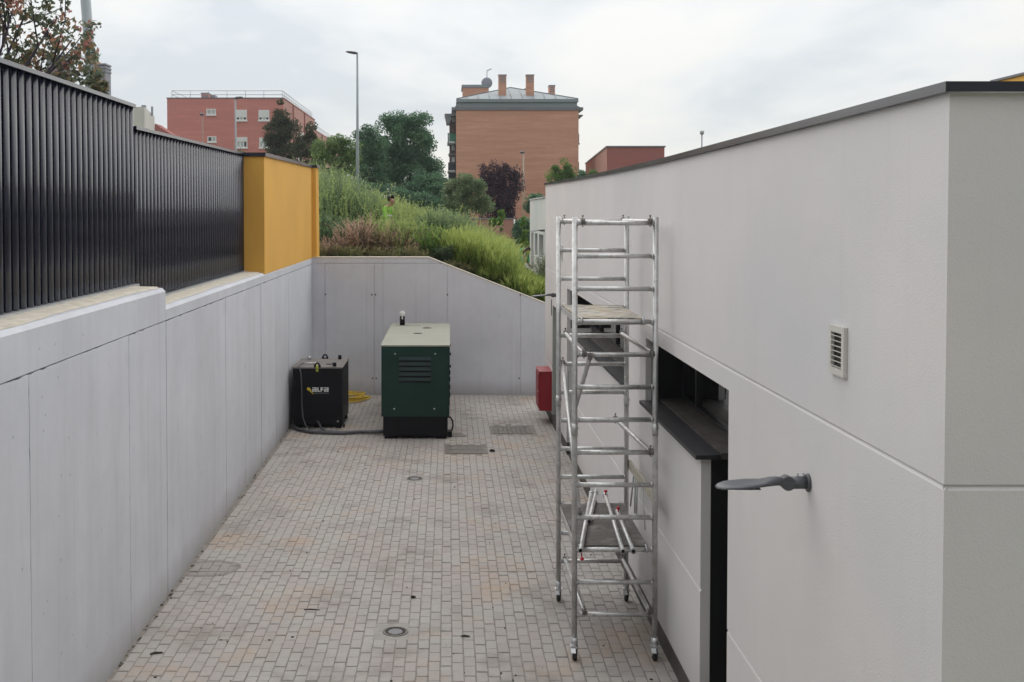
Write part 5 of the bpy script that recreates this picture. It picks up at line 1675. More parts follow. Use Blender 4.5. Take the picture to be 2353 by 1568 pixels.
mb = MB(); mb.tube([b + Vector((0, 0, -.03)), b + Vector((0, 0, .0)), b + Vector((0, 0, .05))], [.02, .045, .04], 10); mb.build('head', M['rail'], t)
for nm, lb, px_, py_, y, h_ in (('low_wall', 'low pinkish brick wall behind the meadow grass', 0, 0, 58, 0),):
    t = thing(nm, lb, 'wall', (3, 58, 2.5))
    a, b = P(1035, 503, y), P(1179, 540, y)
    box('wall', 'brick_pale', t, a.x, b.x, y, y + .3, 1.8, P(1100, 504, y).z)
    box('coping', 'zinc', t, a.x - .05, b.x + .05, y - .05, y + .35, P(1100, 504, y).z + .003, P(1100, 504, y).z + .06)
a, b = P(1182, 504, 57), P(1182, 545, 57)
mb = MB(); mb.tube([(a.x, 57, 2.0), a], .04, 6)
tag(mb.build('marker_post', M['shutter']), 'thin white post at the right end of the low brick wall', 'post')

# the main block of the same complex at the near end of the yard, at the photographer's back
t = thing('main_block', 'white and grey main block closing the near end of the yard', 'building', (0, -14, 0))
box('wall', 'stucco_far', t, -30, 32, -24, -12, -.3, 7.6)
box('wall', 'greychim', t, -30.02, 32.02, -24.02, -11.98, 7.603, 11.2)
box('coping', 'coping', t, -30.1, 32.1, -24.1, -11.9, 11.21, 11.34)
for k in range(12):
    xa = -27.5 + 5 * k
    for za in (1.0, 4.4, 8.0):
        w = MB().box(xa, xa + 3.6, -11.97, -11.9, za, za + 2.0).build('window', M['frame'], t)
        for q in range(2):
            MB().box(xa + .1 + q * 1.75, xa + 1.75 + q * 1.75, -11.899, -11.89, za + .1, za + 1.9).build('pane', M['darkpane'], w)

# ================================================================ vegetation
def unit(n):
    v = rng.normal(size=(n, 3)); return v / np.linalg.norm(v, axis=1, keepdims=True)
def clump_leaves(centers, radii, per, size, droop=.25, squash=.8):
    """leaf clouds round many clump centres; tone carries clump tint and leaf tint"""
    C, D, T, S = [], [], [], []
    for c, r in zip(centers, radii):
        n = max(4, int(per * rng.uniform(.7, 1.3)))
        d = unit(n)
        rad = r * rng.uniform(.25, 1.0, (n, 1)) ** .6
        p = c + d * rad * np.array([1, 1, squash])
        dd = d * .6 + rng.normal(size=(n, 3)) * .6 + np.array([0, 0, -droop])
        C.append(p); D.append(dd)
        T.append(np.clip(rng.normal(.45, .13) + rng.normal(0, .17, n), 0, 1))
        S.append(size * rng.uniform(.6, 1.35, n))
    return np.concatenate(C), np.concatenate(D), np.concatenate(S), np.concatenate(T)
def crown_centers(n, c, rad, shell=.55, fn=None):
    out = []
    while len(out) < n:
        d = unit(1)[0]
        r = rng.uniform(shell, 1.0) ** .7 if rng.random() < .72 else rng.uniform(.1, .7)
        p = d * r
        if fn and not fn(p): continue
        out.append(np.array(c) + p * np.array(rad))
    return np.array(out)
def tree(name, label, cat, x, y, ztop, zlow, rx, mt, nclump, per, lsize, crad, group=None, ry=None, trunk=.12, fn=None, bark='bark', lw=.55, squash=.8, extra=None):
    zb_ = TZ(x, y) - .1
    t = thing(name, label, cat, (x, y, zb_), group)
    cz, rz_ = (ztop + zlow) / 2, (ztop - zlow) / 2
    ry = ry or rx
    cen = extra if extra is not None else crown_centers(nclump, (x, y, cz), (max(.1, rx - crad * .6), max(.1, ry - crad * .6), max(.1, rz_ - crad * .5)), fn=fn)
    rad = crad * rng.uniform(.6, 1.25, len(cen))
    C, D, S, T = clump_leaves(cen, rad, per, lsize, squash=squash)
    leafmesh('crown', C, D, S, S * lw, T, mt, t).matrix_parent_inverse = Matrix.Translation((x, y, zb_)).inverted()
    mb = MB()
    top = Vector((x, y, zlow + (ztop - zlow) * .72))
    mb.tube([(x, y, zb_), (x + .03, y, (zb_ + zlow) / 2), (x - .02, y, zlow + (ztop - zlow) * .3), top], [trunk, trunk * .85, trunk * .6, trunk * .15], 8)
    for k in rng.choice(len(cen), min(len(cen), 16), replace=False):
        c = Vector(cen[k]); a = Vector((x, y, max(zlow - .2, min(c.z - .25 * (c - Vector((x, y, c.z))).length - .1, top.z))))
        mb.tube([a, a.lerp(c, .5) + Vector((0, 0, -.05)), c], [trunk * .30, trunk * .18, trunk * .05], 5)
    mb.build('trunk', M[bark], t)
    return t
def tpx(name, label, cat, cx, top, low, w, y, mt, nclump, per, lsize, crad, **k):
    c = P(cx, (top + low) / 2, y)
    return tree(name, label, cat, c.x, y, P(cx, top, y).z, P(cx, low, y).z, w / 2 / F_PX * y, mt, nclump, per, lsize, crad, **k)
def lobes(name, label, cat, y, lb, low, mt, dens, per, lsize, crad, **k):
    """a crown made of many leaf clumps filling irregular lobes given by photo pixels at distance y"""
    cen = []
    m = y / F_PX
    for (u, v, ru, rv) in lb:
        c = P(u, v, y)
        n = max(3, int(dens * ru * rv / 400.0))
        for q in range(n):
            d = unit(1)[0] * rng.uniform(.15, 1.0) ** .45
            cen.append((c.x + d[0] * ru * m, c.y + d[1] * min(ru, rv) * m, c.z + d[2] * rv * m))
    u0 = sum(q[0] * q[2] for q in lb) / sum(q[2] for q in lb)
    c = P(u0, 0, y)
    top = min(v - rv for (u, v, ru, rv) in lb)
    return tree(name, label, cat, c.x, y, P(u0, top, y).z, P(u0, low, y).z, .5, mt, 0, per, lsize, crad, extra=np.array(cen), **k)
lobes('broadleaf_tree', 'bronze green tree before the red block, the taller of two', 'tree', 66,
      [(648, 262, 16, 30), (640, 300, 32, 34), (662, 305, 26, 40), (622, 318, 20, 14), (648, 352, 46, 40)], 400, 'l_brownish', 11, 130, .115, .36, trunk=.10)
lobes('broadleaf_tree', 'shorter bronze green tree at the right corner of the red block', 'tree', 64,
      [(707, 300, 14, 22), (704, 335, 30, 34), (712, 372, 34, 30)], 400, 'l_brownish', 11, 130, .115, .34, trunk=.09)
lobes('broadleaf_tree', 'light green bushy tree left of the slim street lamp', 'tree', 52,
      [(745, 345, 26, 28), (775, 335, 22, 22), (800, 352, 26, 32), (765, 378, 45, 30)], 410, 'l_light', 11, 120, .10, .30, trunk=.08)
lobes('broadleaf_tree', 'dark green tree directly behind the slim street lamp', 'tree', 60,
      [(842, 315, 24, 28), (836, 350, 32, 36), (862, 345, 26, 40), (845, 400, 48, 44)], 440, 'l_dark', 10, 150, .115, .42, trunk=.10)
lobes('broadleaf_tree', 'large dark green many topped tree left of the orange gable', 'tree', 62,
      [(890, 288, 15, 24), (912, 300, 20, 36), (930, 285, 22, 26), (962, 284, 20, 24), (940, 330, 46, 52), (905, 360, 40, 50), (968, 340, 24, 50), (940, 410, 72, 50), (985, 385, 26, 34), (1004, 425, 26, 40)], 470, 'l_dark', 10, 160, .115, .46, trunk=.17)
lobes('broadleaf_tree', 'low dark rounded tree at the foot of the orange gable left corner', 'tree', 57,
      [(985, 430, 34, 36), (955, 448, 40, 28), (1012, 452, 18, 26)], 480, 'l_dark', 10, 150, .115, .40, trunk=.10)
lobes('evergreen_hedge', 'dark leafy hedge row below the big dark trees on the slope crest', 'hedge', 55,
      [(760, 440, 44, 34), (830, 450, 44, 34), (900, 462, 44, 34), (965, 476, 44, 30), (1030, 482, 40, 26)], 500, 'l_dark', 9, 140, .115, .40, trunk=.05)
lobes('plum_tree', 'dark purple leaved plum tree before the orange gable', 'tree', 62,
      [(1110, 398, 6, 20), (1122, 400, 8, 24), (1136, 396, 7, 22), (1148, 398, 8, 24), (1164, 402, 8, 22), (1180, 406, 8, 20), (1194, 408, 7, 20), (1130, 425, 30, 28), (1170, 430, 30, 26), (1148, 455, 48, 40), (1145, 490, 42, 26)], 520, 'l_purple', 13, 110, .10, .30, bark='barkpurple', trunk=.10, squash=1.6)
lobes('olive_bush', 'pale olive green bushy tree left of the purple plum', 'tree', 50,
      [(1073, 415, 16, 18), (1045, 432, 24, 20), (1090, 440, 30, 26), (1060, 462, 46, 30), (1110, 472, 18, 20)], 505, 'l_olive', 12, 130, .10, .28, trunk=.08)
lobes('broadleaf_tree', 'fresh green tree behind the white roof before the orange gable', 'tree', 70,
      [(1290, 388, 20, 18), (1306, 392, 14, 16), (1285, 408, 26, 16), (1312, 412, 18, 14)], 440, 'l_bright', 13, 130, .11, .32, trunk=.09)
tpx('broadleaf_tree', 'small green tree behind the white roof at the gable right edge', 'tree', 1338, 386, 430, 30, 74, 'l_dark', 22, 80, .14, .28, trunk=.06)
tpx('broadleaf_tree', 'small green tree behind the white roof beside the dark red block', 'tree', 1362, 384, 430, 26, 76, 'l_light', 18, 80, .14, .28, trunk=.06)
tpx('evergreen_hedge', 'dark clipped hedge rising over the far white block', 'hedge', 1236, 443, 500, 60, 50, 'l_dark', 46, 110, .12, .28, trunk=.05)
tpx('evergreen_hedge', 'dark hedge behind the beige lamp at the far white block', 'hedge', 1205, 495, 590, 56, 56, 'l_dark', 60, 110, .13, .34, trunk=.05)
tpx('sapling', 'bright green sapling before the low pinkish brick wall', 'sapling', 1151, 470, 535, 20, 47, 'l_bright', 14, 45, .10, .13, trunk=.025)
tpx('sapling', 'narrow bright green sapling beside the far white block', 'sapling', 1203, 492, 585, 20, 45.5, 'l_bright', 22, 45, .10, .13, trunk=.025)
tpx('sapling', 'bright yellow green low sapling left of the low brick wall end', 'sapling', 1136, 496, 535, 24, 48, 'l_bright', 12, 50, .10, .15, trunk=.025)
tpx('broadleaf_tree', 'yellow green treetop peeping above the far fence panel', 'tree', 553, 322, 380, 30, 66, 'l_light', 12, 70, .12, .24, trunk=.06)

rnd.seed(21); rng = np.random.default_rng(21)
# turning maple at the left edge: real limbs, twigs and star shaped leaves
t = thing('maple_tree', 'maple with red turning leaves behind the near fence', 'tree', (-6.15, 14.4, 2.9))
Yt = 14.4
mb = MB()
twigs = []
def limb(p, q, r0, r1, depth):
    p, q = Vector(p), Vector(q)
    if CX + F_PX * q.x / q.y > 228: return
    m = p.lerp(q, .5) + Vector((rnd.uniform(-.08, .08), rnd.uniform(-.08, .08), rnd.uniform(-.02, .08)))
    mb.tube([p, m, q], [r0, (r0 + r1) / 2, r1], 6)
    if depth == 0:
        twigs.append((p, m, q)); return
    for k in range(rnd.choice((3, 3, 4))):
        f = rnd.uniform(.45, 1.0)
        s_ = m.lerp(q, max(0, f * 2 - 1)) if f > .5 else p.lerp(m, f * 2)
        d = (q - p).normalized() + Vector((rnd.gauss(0, .55), rnd.gauss(0, .55), rnd.gauss(.02, .4)))
        L = (q - p).length * rnd.uniform(.30, .48)
        limb(s_, s_ + d.normalized() * L, r1 * .9, r1 * .45, depth - 1)
trunk_top = Vector((-6.35, Yt, 4.5))
mb.tube([(-6.3, Yt, 2.8), (-6.33, Yt, 3.7), trunk_top], [.085, .075, .06], 8)
def PX3(u, v, dy=0): return P(u, v, Yt + dy)
for (u, v, dy, r) in ((110, 70, 0, .03), (60, 30, .3, .03), (165, 92, .1, .024), (20, 60, -.3, .028), (-60, 20, .2, .03), (-120, 90, 0, .03), (120, 160, .2, .024), (40, 120, .4, .026), (185, 170, .1, .02), (-30, -60, 0, .03), (90, 175, .2, .022), (30, 20, -.2, .026)):
    limb(trunk_top + Vector((rnd.uniform(-.1, .1), 0, rnd.uniform(-.6, .1))), PX3(u, v, dy), r, r * .45, 2)
mb.build('trunk', M['barkpurple'], t)
# star leaves: a small fan of three narrow quads each
C, D, T, S = [], [], [], []
for (p, m, q) in twigs:
    tint = rng.choice([.25, .35, .45, .75, .85], p=[.26, .28, .16, .17, .13])
    for k in range(rnd.randint(10, 20)):
        f = rng.uniform(.2, 1.05)
        c = np.array(p.lerp(q, f)) + rng.normal(0, .035, 3)
        base_d = rng.normal(size=3) + np.array([0, 0, -.5])
        base_d /= np.linalg.norm(base_d)
        s_ = rng.uniform(.05, .095)
        for j in range(3):
            d = base_d + .75 * rng.normal(size=3) * (j > 0)
            d /= np.linalg.norm(d)
            C.append(c + d * s_ * .5); D.append(d); S.append(s_); T.append(np.clip(tint + rng.normal(0, .09), 0, 1))
# denser dark lower mass just over the fence
C = np.array(C); D = np.array(D); S = np.array(S); T = np.array(T)
cen = []
for (u, v) in ((175, 62), (200, 78), (214, 64), (190, 96), (206, 112), (216, 132), (180, 122), (201, 150), (172, 150), (214, 160), (190, 176), (150, 186), (100, 166), (122, 181), (60, 132),
               (40, 112), (20, 92), (8, 62), (30, 62), (60, 86), (90, 56), (80, 30), (50, 28), (18, 30), (100, 100), (112, 18), (45, 150), (72, 152), (-20, 60), (-30, 110), (5, 125), (130, 128),
               (160, 168), (28, 132), (85, 120), (140, 90)):
    cen.append(np.array(P(u + rng.normal(0, 5), v + rng.normal(0, 5), Yt + rng.uniform(-.25, .35))))
C2, D2, S2, T2 = clump_leaves(np.array(cen), .16 * rng.uniform(.5, 1.0, len(cen)), 30, .085, .5)
T2 = np.where(rng.random(len(T2)) < .18, T2 + .35, T2 * .9)
C = np.concatenate([C, C2]); D = np.concatenate([D, D2]); S = np.concatenate([S, S2]); T = np.concatenate([T, T2])
leafmesh('crown', C, D, S, S * .50, T, 'l_maple', t).matrix_parent_inverse = Matrix.Translation((-6.15, 14.4, 2.9)).inverted()
# small red and orange bush top at the fence step
c0 = P(225, 190, 13.2)
tree('maple_bush', 'orange and red leaved bush tip above the fence top', 'bush', c0.x, 13.2, P(225, 163, 13.2).z, P(225, 225, 13.2).z, .14, 'l_maple', 14, 26, .07, .07, trunk=.02)

rng = np.random.default_rng(33); rnd.seed(33)
# ---------------------------------------------------------------- weeds on the slope
def plumes(plants, nst, nleaf, llen, lw, spread, tone0, tone1, curl=.5, lean=(0, 0), stem=True):
    """feathery upright weeds: arched stems carrying many small narrow leaves"""
    C, D, L, W, T = [], [], [], [], []
    for (x, y, z, h) in plants:
        tint = rng.normal(0, .09)
        n = max(3, int(nst * rng.uniform(.7, 1.3)))
        az = rng.uniform(0, 2 * np.pi, n)
        ln = np.abs(rng.normal(0, spread, n)) + .04
        hh = h * rng.uniform(.6, 1.05, n)
        bx_ = x + rng.normal(0, .07, n); by_ = y + rng.normal(0, .07, n)
        for i in range(n):
            k = max(5, int(nleaf * rng.uniform(.7, 1.2)))
            u = np.sort(rng.uniform(.12, 1.0, k))
            off = ln[i] * hh[i] * u ** 1.7
            px_ = bx_[i] + np.cos(az[i]) * off + lean[0] * h * u ** 2
            py_ = by_[i] + np.sin(az[i]) * off + lean[1] * h * u ** 2
            pz_ = z + hh[i] * u * (1 - .12 * ln[i] * u)
            stint = rng.normal(0, .14)
            pts = np.stack([px_, py_, pz_], 1)
            d = np.stack([np.cos(az[i]) * ln[i] * 1.2 * u, np.sin(az[i]) * ln[i] * 1.2 * u, np.ones(k)], 1)
            r = rng.normal(size=(k, 3)) * curl
            dl = d * .8 + r
            dl /= np.linalg.norm(dl, axis=1, keepdims=True)
            dl[:, 2] = np.abs(dl[:, 2]) * .8 + .15
            dl /= np.linalg.norm(dl, axis=1, keepdims=True)
            l_ = llen * (1.15 - .75 * u) * rng.uniform(.6, 1.4, k)
            C.append(pts + dl * l_[:, None] * .5); D.append(dl); L.append(l_); W.append(np.full(k, lw) * rng.uniform(.7, 1.3, k))
            T.append(np.clip(tone0 + (tone1 - tone0) * u ** 1.4 + tint + stint + rng.normal(0, .07, k), 0, 1))  # shading put into the tone: dark low on the stem, light tips
            if stem:
                q = np.array([.0, .33, .66, 1.0])
                o_ = ln[i] * hh[i] * q ** 1.7
                sp_ = np.stack([bx_[i] + np.cos(az[i]) * o_ + lean[0] * h * q ** 2, by_[i] + np.sin(az[i]) * o_ + lean[1] * h * q ** 2, z + hh[i] * q * (1 - .12 * ln[i] * q)], 1)
                dv = sp_[1:] - sp_[:-1]
                C.append((sp_[1:] + sp_[:-1]) / 2); D.append(dv); L.append(np.linalg.norm(dv, axis=1) * 1.05); W.append(np.full(3, .011)); T.append(np.clip(np.full(3, tone0 + .35 + tint), 0, 1))
    return [np.concatenate(a) for a in (C, D, L, W, T)]
def top_line(pts, u):
    for (a, va), (b, vb) in zip(pts, pts[1:]):
        if u <= b: return va + (vb - va) * (u - a) / (b - a)
    return pts[-1][1]
def field(n, u0, u1, y0, y1, line, hmin, hmax, drop=0):
    """plants rooted on the terrain whose tips stay under a skyline"""
    out = []
    for k in range(n):
        y = rng.uniform(y0, y1)
        u = rng.uniform(u0, u1)
        x = (u - CX) / F_PX * y
        z = TZ(x, y)
        zt_ = P(u, top_line(line, u), y).z - abs(rng.normal(0, drop))
        h = zt_ - z
        if h < hmin: continue
        out.append((x, y, z, min(h, hmax * rng.uniform(.85, 1.1))))
    return out
def stuff(name, data, mt):
    C, D, L, W, T = data
    o = leafmesh(name, C, D, L, W, T, mt); o['kind'] = 'stuff'
    return o
def bushes(n, per, u0, u1, y0, y1, line, hmin, hmax, drop, wid):
    """plants gathered into ragged bushes: tall in the middle, lower to the sides, dark gaps between"""
    out = []
    for k in range(n):
        y = rng.uniform(y0, y1); u = rng.uniform(u0, u1)
        x = (u - CX) / F_PX * y
        if P(u, top_line(line, u), y).z - TZ(x, y) < hmin: continue
        hb = abs(rng.normal(0, drop))
        for j in range(per):
            dx, dy = rng.normal(0, wid), rng.normal(0, wid)
            yy = max(24.6, y + dy); xx = x + dx
            uu = CX + F_PX * xx / yy
            z = TZ(xx, yy)
            h = P(uu, top_line(line, uu), yy).z - z - hb - .55 * abs(dx) / wid * wid - rng.uniform(0, .15)
            if h < .15: continue
            out.append((xx, yy, z, min(h, hmax * rng.uniform(.8, 1.1))))
    return out
G = [(690, 350), (727, 356), (761, 374), (805, 393), (844, 408), (874, 432), (890, 445)]
stuff('tall_weeds', plumes(bushes(34, 6, 690, 882, 28.2, 33, G, .5, 2.9, .16, .28), 15, 62, .115, .020, .26, -.12, .80, .42), 'w_grey')
G = [(870, 440), (893, 433), (922, 442), (947, 466), (986, 467), (1025, 468), (1064, 482), (1090, 500)]
stuff('yellow_weeds', plumes(bushes(30, 6, 868, 985, 28.6, 33, G, .4, 2.4, .14, .26), 15, 56, .11, .019, .24, -.05, .92, .42), 'w_yellow')
stuff('grey_weeds', plumes(bushes(22, 6, 985, 1085, 27, 32, G, .4, 2.4, .10, .26), 16, 58, .11, .020, .26, -.12, .72, .42), 'w_grey')
G = [(1040, 496), (1083, 508), (1150, 522), (1164, 545), (1174, 600), (1205, 622), (1256, 654)]
stuff('meadow_grass', plumes(bushes(260, 5, 1050, 1256, 24.8, 41, G, .12, 1.0, .12, .16), 20, 9, .34, .016, .30, -.05, .95, .22, stem=False), 'w_grass')
G = [(985, 560), (1050, 590), (1100, 600), (1180, 650), (1256, 700)]
stuff('bank_grass', plumes(bushes(70, 5, 1040, 1260, 24.6, 28, G, .08, .7, .10, .14), 20, 9, .28, .016, .32, -.08, .70, .25, stem=False), 'w_grass')
G = [(730, 560), (960, 560), (1010, 575), (1100, 620)]
stuff('low_undergrowth', plumes(field(90, 722, 1075, 24.5, 27.5, G, .10, .38, .05), 18, 18, .10, .018, .4, .05, .75, .55), 'w_mix')
G = [(850, 490), (875, 485), (905, 486), (960, 503), (1000, 520)]
stuff('front_weeds', plumes(bushes(30, 5, 860, 985, 25.8, 27.7, G, .3, 2.0, .08, .2), 14, 50, .11, .018, .26, -.1, .85, .42), 'w_yellow')
G = [(720, 470), (860, 505), (880, 520)]
stuff('shaded_weeds', plumes(bushes(16, 5, 722, 868, 25.9, 28, G, .3, 2.2, .14, .22), 14, 50, .12, .019, .28, -.15, .45, .45), 'w_grey')  # shade put into the leaf tone, kept darker than the other grey weeds
G = [(700, 338), (740, 350), (800, 380), (850, 402), (885, 428), (950, 452), (1060, 470), (1120, 500), (1160, 525), (1185, 570)]
stuff('weed_stalks', plumes(field(110, 722, 1180, 25.6, 33, G, .5, 2.6, .22), 4, 46, .10, .020, .16, .1, 1.0, .38), 'w_yellow')
# things one can tell apart: dry clumps and leafy shrubs by the wall
def weed_thing(name, label, cat, plants, args, mt, group=None):
    x = sum(p[0] for p in plants) / len(plants); y = sum(p[1] for p in plants) / len(plants)
    t = thing(name, label, cat, (x, y, TZ(x, y)), group)
    C, D, L, W, T = plumes(plants, *args[:-1], stem=False, curl=args[-1])
    leafmesh('foliage', C, D, L, W, T, mt, t).matrix_parent_inverse = Matrix.Translation((x, y, TZ(x, y))).inverted()
    st = MB()
    for (px_, py_, pz_, h) in plants:
        for k in range(7):
            a = rnd.uniform(0, 6.283); l_ = abs(rnd.gauss(0, .3)) * h
            b = Vector((px_ + rnd.gauss(0, .06), py_ + rnd.gauss(0, .06), pz_ - .03))
            st.tube([b, b + Vector((math.cos(a) * l_ * .3, math.sin(a) * l_ * .3, h * .5)), b + Vector((math.cos(a) * l_, math.sin(a) * l_, h * .92))], [.009, .007, .003], 4)
    st.build('stems', M['bark'], t)
    return t
def around(u, y, top, n, w):
    out = []
    for k in range(n):
        uu = u + rng.normal(0, w); yy = y + rng.normal(0, .25)
        yy = max(24.65, yy)
        x = (uu - CX) / F_PX * yy; z = TZ(x, yy)
        out.append((x, yy, z, max(.3, P(uu, top + abs(uu - u) * .5, yy).z - z)))
    return out
weed_thing('dry_weed', 'large reddish brown dried weed clump behind the end wall', 'weed', around(850, 25.7, 490, 13, 40), (18, 60, .080, .015, .42, -.05, .95, .40), 'w_dry')
weed_thing('dry_weed', 'small brown dried weed clump beside the ochre wall', 'weed', around(765, 25.3, 535, 7, 20), (16, 50, .075, .015, .42, .0, .80, .40), 'w_dry')
weed_thing('dry_weed', 'low reddish dried weed clump right of the large dry one', 'weed', around(925, 25.4, 520, 7, 20), (16, 50, .075, .015, .45, .15, 1.0, .40), 'w_dry')
weed_thing('leafy_weed', 'tall bright green leafy weed standing at the wall top corner', 'weed', around(990, 25.4, 512, 5, 10), (9, 46, .13, .034, .20, .3, .95, .9), 'l_bright')
weed_thing('leafy_weed', 'bright green bushy weed left of the dark thistle bank', 'weed', around(1018, 25.9, 525, 8, 16), (14, 46, .13, .036, .35, .2, .9, .9), 'l_bright')
weed_thing('thistle_bank', 'dark blue green leafy weeds along the sloping wall top', 'weed', around(1055, 25.4, 565, 12, 24), (16, 40, .14, .034, .40, .0, .8, .9), 'w_dark')
weed_thing('thistle_bank', 'dark leafy weeds above the wall where its top starts to slope', 'weed', around(1010, 25.2, 560, 6, 16), (14, 40, .13, .034, .40, .0, .75, .9), 'w_dark')
weed_thing('pale_shrub', 'pale straggly shrub against the foot of the far white block', 'shrub', [(3.0 + rng.normal(0, .12), 35 + rng.normal(0, .5), TZ(3.0, 35), .95) for k in range(4)], (12, 24, .11, .026, .5, .4, 1.0, .9), 'l_olive')
mb = MB()
for k in range(42):
    x, y = 2.75 + rnd.gauss(0, .22), 37 + rnd.uniform(-3.5, 6)
    s_ = rnd.uniform(.05, .20)
    mb.ball((x, y, TZ(x, y) + s_ * .3), s_, rnd.uniform(.8, 1.5), rnd.uniform(.8, 1.5), .7, 7, 5)
o = mb.build('rubble', M['rubble']); o['kind'] = 'stuff'

# ================================================================ people
def person(label, loc, rz, joints, radii, edges, hair_at, vest, zones, face_dir, scale=1.0):
    me = bpy.data.meshes.new('body')
    me.from_pydata([Vector(j) for j in joints], edges, [])
    o = bpy.data.objects.new('body', me); COL.objects.link(o)
    sm = o.modifiers.new('skin', 'SKIN'); sm.use_smooth_shade = True
    ss = o.modifiers.new('sub', 'SUBSURF'); ss.levels = 2; ss.render_levels = 2
    for i, r in enumerate(radii):
        sv = me.skin_vertices[0].data[i]
        sv.radius = r if isinstance(r, tuple) else (r, r)
        sv.use_root = (i == 0)
    me2 = bpy.data.meshes.new_from_object(o.evaluated_get(bpy.context.evaluated_depsgraph_get()))
    bpy.data.objects.remove(o)
    me2.materials.clear()
    for m in zones[0]: me2.materials.append(M[m])
    for p in me2.polygons:
        p.use_smooth = True
        p.material_index = zones[1](p.center)
    t = thing('person', label, 'person', loc)
    t.rotation_euler = (0, 0, rz)
    link('body', me2, None, t, False)
    hc, hr = Vector(hair_at[0]), hair_at[1]
    mb = MB(); mb.ball(hc, hr, 1, 1.1, 1.0, 18, 12)
    bmesh.ops.delete(mb.bm, geom=[v for v in mb.bm.verts if (v.co - hc).dot(Vector(face_dir)) > hr * .42 and v.co.z < hc.z + hr * .55], context='VERTS')
    mb.build('hair', M['hair'], t, world=False)
    f = Vector(face_dir).normalized(); s_ = f.cross(Vector((0, 0, 1))).normalized()
    hcen = hc + Vector((0, 0, -.025))
    mb = MB(); mb.ball(hcen + f * .112 + Vector((0, 0, -.03)), .016, .8, 1, 1.3, 8, 6); mb.build('nose', M['skin'], t, world=False)
    for q in (-1, 1):
        mb = MB(); mb.ball(hcen + f * .094 + s_ * q * .033, .009, 1.2, 1, .7, 8, 5); mb.build('eye', M['hair'], t, world=False)
    mb = MB(); mb.ball(hcen + f * .098 + Vector((0, 0, -.068)), .016, 1.3, .6, .35, 8, 5); mb.build('mouth', M['redbox'], t, world=False)
    return t
def fingers(js, rs, es, wrist, d, side):
    """palm, four unequal bent fingers and a thumb"""
    d = Vector(d).normalized(); side = Vector(side).normalized()
    n_ = d.cross(side)
    w = Vector(js[wrist])
    palm = len(js); js.append(w + d * .08); rs.append((.036, .018)); es.append((wrist, palm))
    for k, l in enumerate((.070, .080, .075, .058)):
        a = len(js)
        b0 = w + d * .095 + side * (.028 - .019 * k)
        js += [b0, b0 + d * l * .55 + n_ * .008, b0 + d * l + n_ * .028]
        rs += [.009, .0085, .007]
        es += [(palm, a), (a, a + 1), (a + 1, a + 2)]
    a = len(js)
    js += [w + d * .035 + side * .034, w + d * .075 + side * .056]
    rs += [.011, .009]; es += [(palm, a), (a, a + 1)]
# standing worker looking down to the right, waist deep in the weeds (figure faces local +X)
js = [(0, 0, .95), (.01, 0, 1.12), (.05, 0, 1.32), (.09, 0, 1.45), (.13, 0, 1.53), (.16, 0, 1.60), (.165, 0, 1.71),
      (.06, .19, 1.42), (.10, .26, 1.15), (.30, .22, 1.02),
      (.06, -.19, 1.42), (.12, -.26, 1.15), (.32, -.20, 1.04),
      (0, .10, .90), (.03, .11, .50), (-.01, .11, .09), (.14, .12, .04),
      (0, -.10, .90), (.02, -.11, .50), (-.02, -.11, .09), (.13, -.12, .04)]
rs = [(.14, .11), (.145, .11), (.165, .12), (.12, .10), .058, .082, .090, .066, .050, .032, .066, .050, .032, .085, .058, .042, .035, .085, .058, .042, .035]
es = [(0, 1), (1, 2), (2, 3), (3, 4), (4, 5), (5, 6), (3, 7), (7, 8), (8, 9), (3, 10), (10, 11), (11, 12), (0, 13), (13, 14), (14, 15), (15, 16), (0, 17), (17, 18), (18, 19), (19, 20)]
fingers(js, rs, es, 9, (.9, -.2, -.35), (0, -1, .2))
fingers(js, rs, es, 12, (.9, .2, -.35), (0, 1, .2))
def zone1(c):
    if c.z > 1.485: return 0
    if c.z < .92: return 2
    if c.x > .27 and c.z < 1.1: return 0
    return 1
wx, wy = -1.60, 28.3
person('worker with black hair in a lime vest standing among the tall weeds', (wx, wy, P(885, 447, wy).z - 1.80), R(-22), js, rs, es, ((.155, 0, 1.70), .104), None, (['skin', 'hivis', 'trousers'], zone1), (.86, 0, -.35))
wk = [o for o in bpy.data.objects if o.name.startswith('person')][0]
mb = MB()
for zz in (1.10, 1.24):
    n = 20
    for k in range(n):
        a0, a1 = 2 * math.pi * k / n, 2 * math.pi * (k + 1) / n
        cx0 = .012 + (zz - 1.1) * .17
        pts = [(cx0 + r * .80 * math.cos(a), r * math.sin(a)) for r, a in ((.158, a0), (.166, a0), (.166, a1), (.158, a1))]
        mb.hexa([(*p, zz) for p in pts] + [(*p, zz + .045) for p in pts])
mb.build('reflective_band', M['reflect'], wk, world=False)
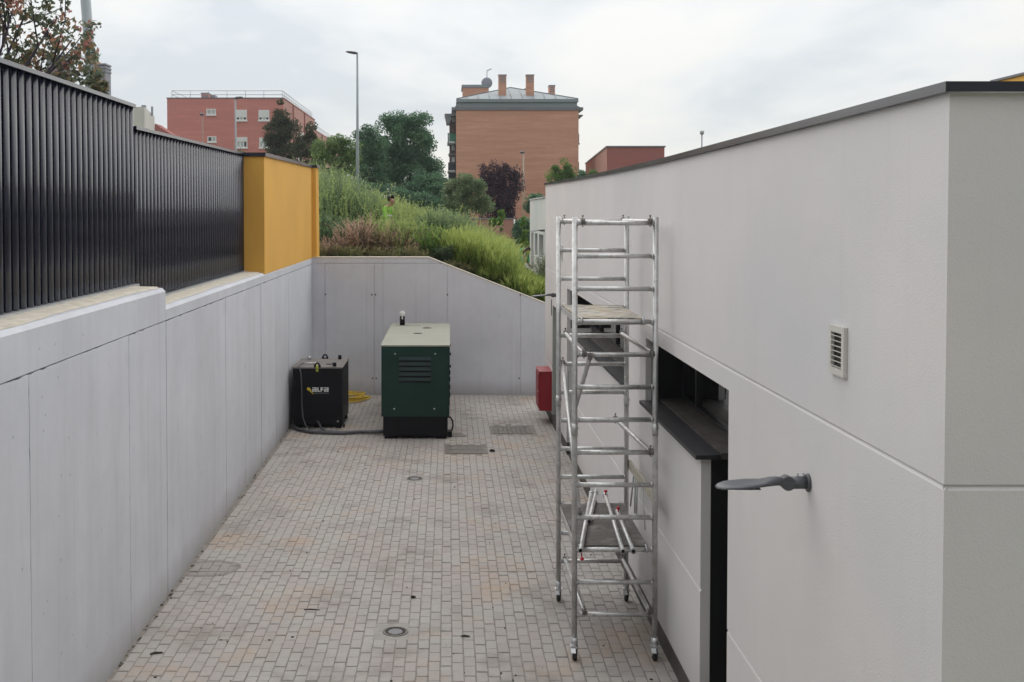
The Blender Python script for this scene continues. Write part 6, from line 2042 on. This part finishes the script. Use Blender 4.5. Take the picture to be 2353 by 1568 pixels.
# bent worker far off by the pavilion (faces local +X)
js = [(0, 0, .88), (.12, 0, 1.02), (.30, 0, 1.14), (.42, 0, 1.18), (.50, 0, 1.17), (.56, 0, 1.17), (.65, 0, 1.13),
      (.38, .19, 1.13), (.42, .21, .86), (.50, .17, .64),
      (.38, -.19, 1.13), (.42, -.21, .86), (.50, -.17, .64),
      (-.02, .10, .84), (.06, .11, .46), (-.02, .11, .08), (.12, .12, .04),
      (-.02, -.10, .84), (.04, -.11, .46), (-.04, -.11, .08), (.10, -.12, .04)]
rs = [(.15, .12), (.15, .12), (.165, .12), (.12, .10), .058, .082, .088, .066, .050, .032, .066, .050, .032, .088, .060, .042, .035, .088, .060, .042, .035]
es = [(0, 1), (1, 2), (2, 3), (3, 4), (4, 5), (5, 6), (3, 7), (7, 8), (8, 9), (3, 10), (10, 11), (11, 12), (0, 13), (13, 14), (14, 15), (15, 16), (0, 17), (17, 18), (18, 19), (19, 20)]
fingers(js, rs, es, 9, (.3, -.1, -.9), (.4, -.8, 0))
fingers(js, rs, es, 12, (.3, .1, -.9), (.4, .8, 0))
def zone2(c):
    if c.x > .46 and c.z > 1.0: return 0
    if c.z < .86 and c.x < .28: return 2
    if c.z < .70: return 0
    return 1
w2 = P(1186, 566, 41.5)
person('distant worker bending forward in a green vest by the far white block', (w2.x, 41.5, w2.z - 1.30), R(-48), js, rs, es, ((.615, 0, 1.18), .100), None, (['skin', 'hivisgreen', 'trousers'], zone2), (.75, 0, -.65))
wk2 = [o for o in bpy.data.objects if o.name.startswith('person')][-1]
mb = MB()
mb.hexa([(.05, -.16, 1.115), (.33, -.13, 1.265), (.33, -.08, 1.27), (.05, -.10, 1.125), (.05, -.16, 1.135), (.33, -.13, 1.285), (.33, -.08, 1.29), (.05, -.10, 1.145)])
mb.hexa([(.05, .10, 1.125), (.33, .08, 1.27), (.33, .13, 1.265), (.05, .16, 1.115), (.05, .10, 1.145), (.33, .08, 1.29), (.33, .13, 1.285), (.05, .16, 1.135)])
mb.build('reflective_band', M['reflect'], wk2, world=False)
a = P(1210.5, 568, 43)
mb = MB(); mb.tube([(a.x, 43, TZ(a.x, 43) - .1), (a.x, 43, a.z)], .055, 10)
tag(mb.build('marker_post', M['rust']), 'rusty red post beside the bending worker at the far white block', 'post')

# ================================================================ the air: faint haze over the far things
hz = MB().box(-165, 165, -35, 265, -1.6, 24).build('haze', M['haze'])
hz['kind'] = 'stuff'
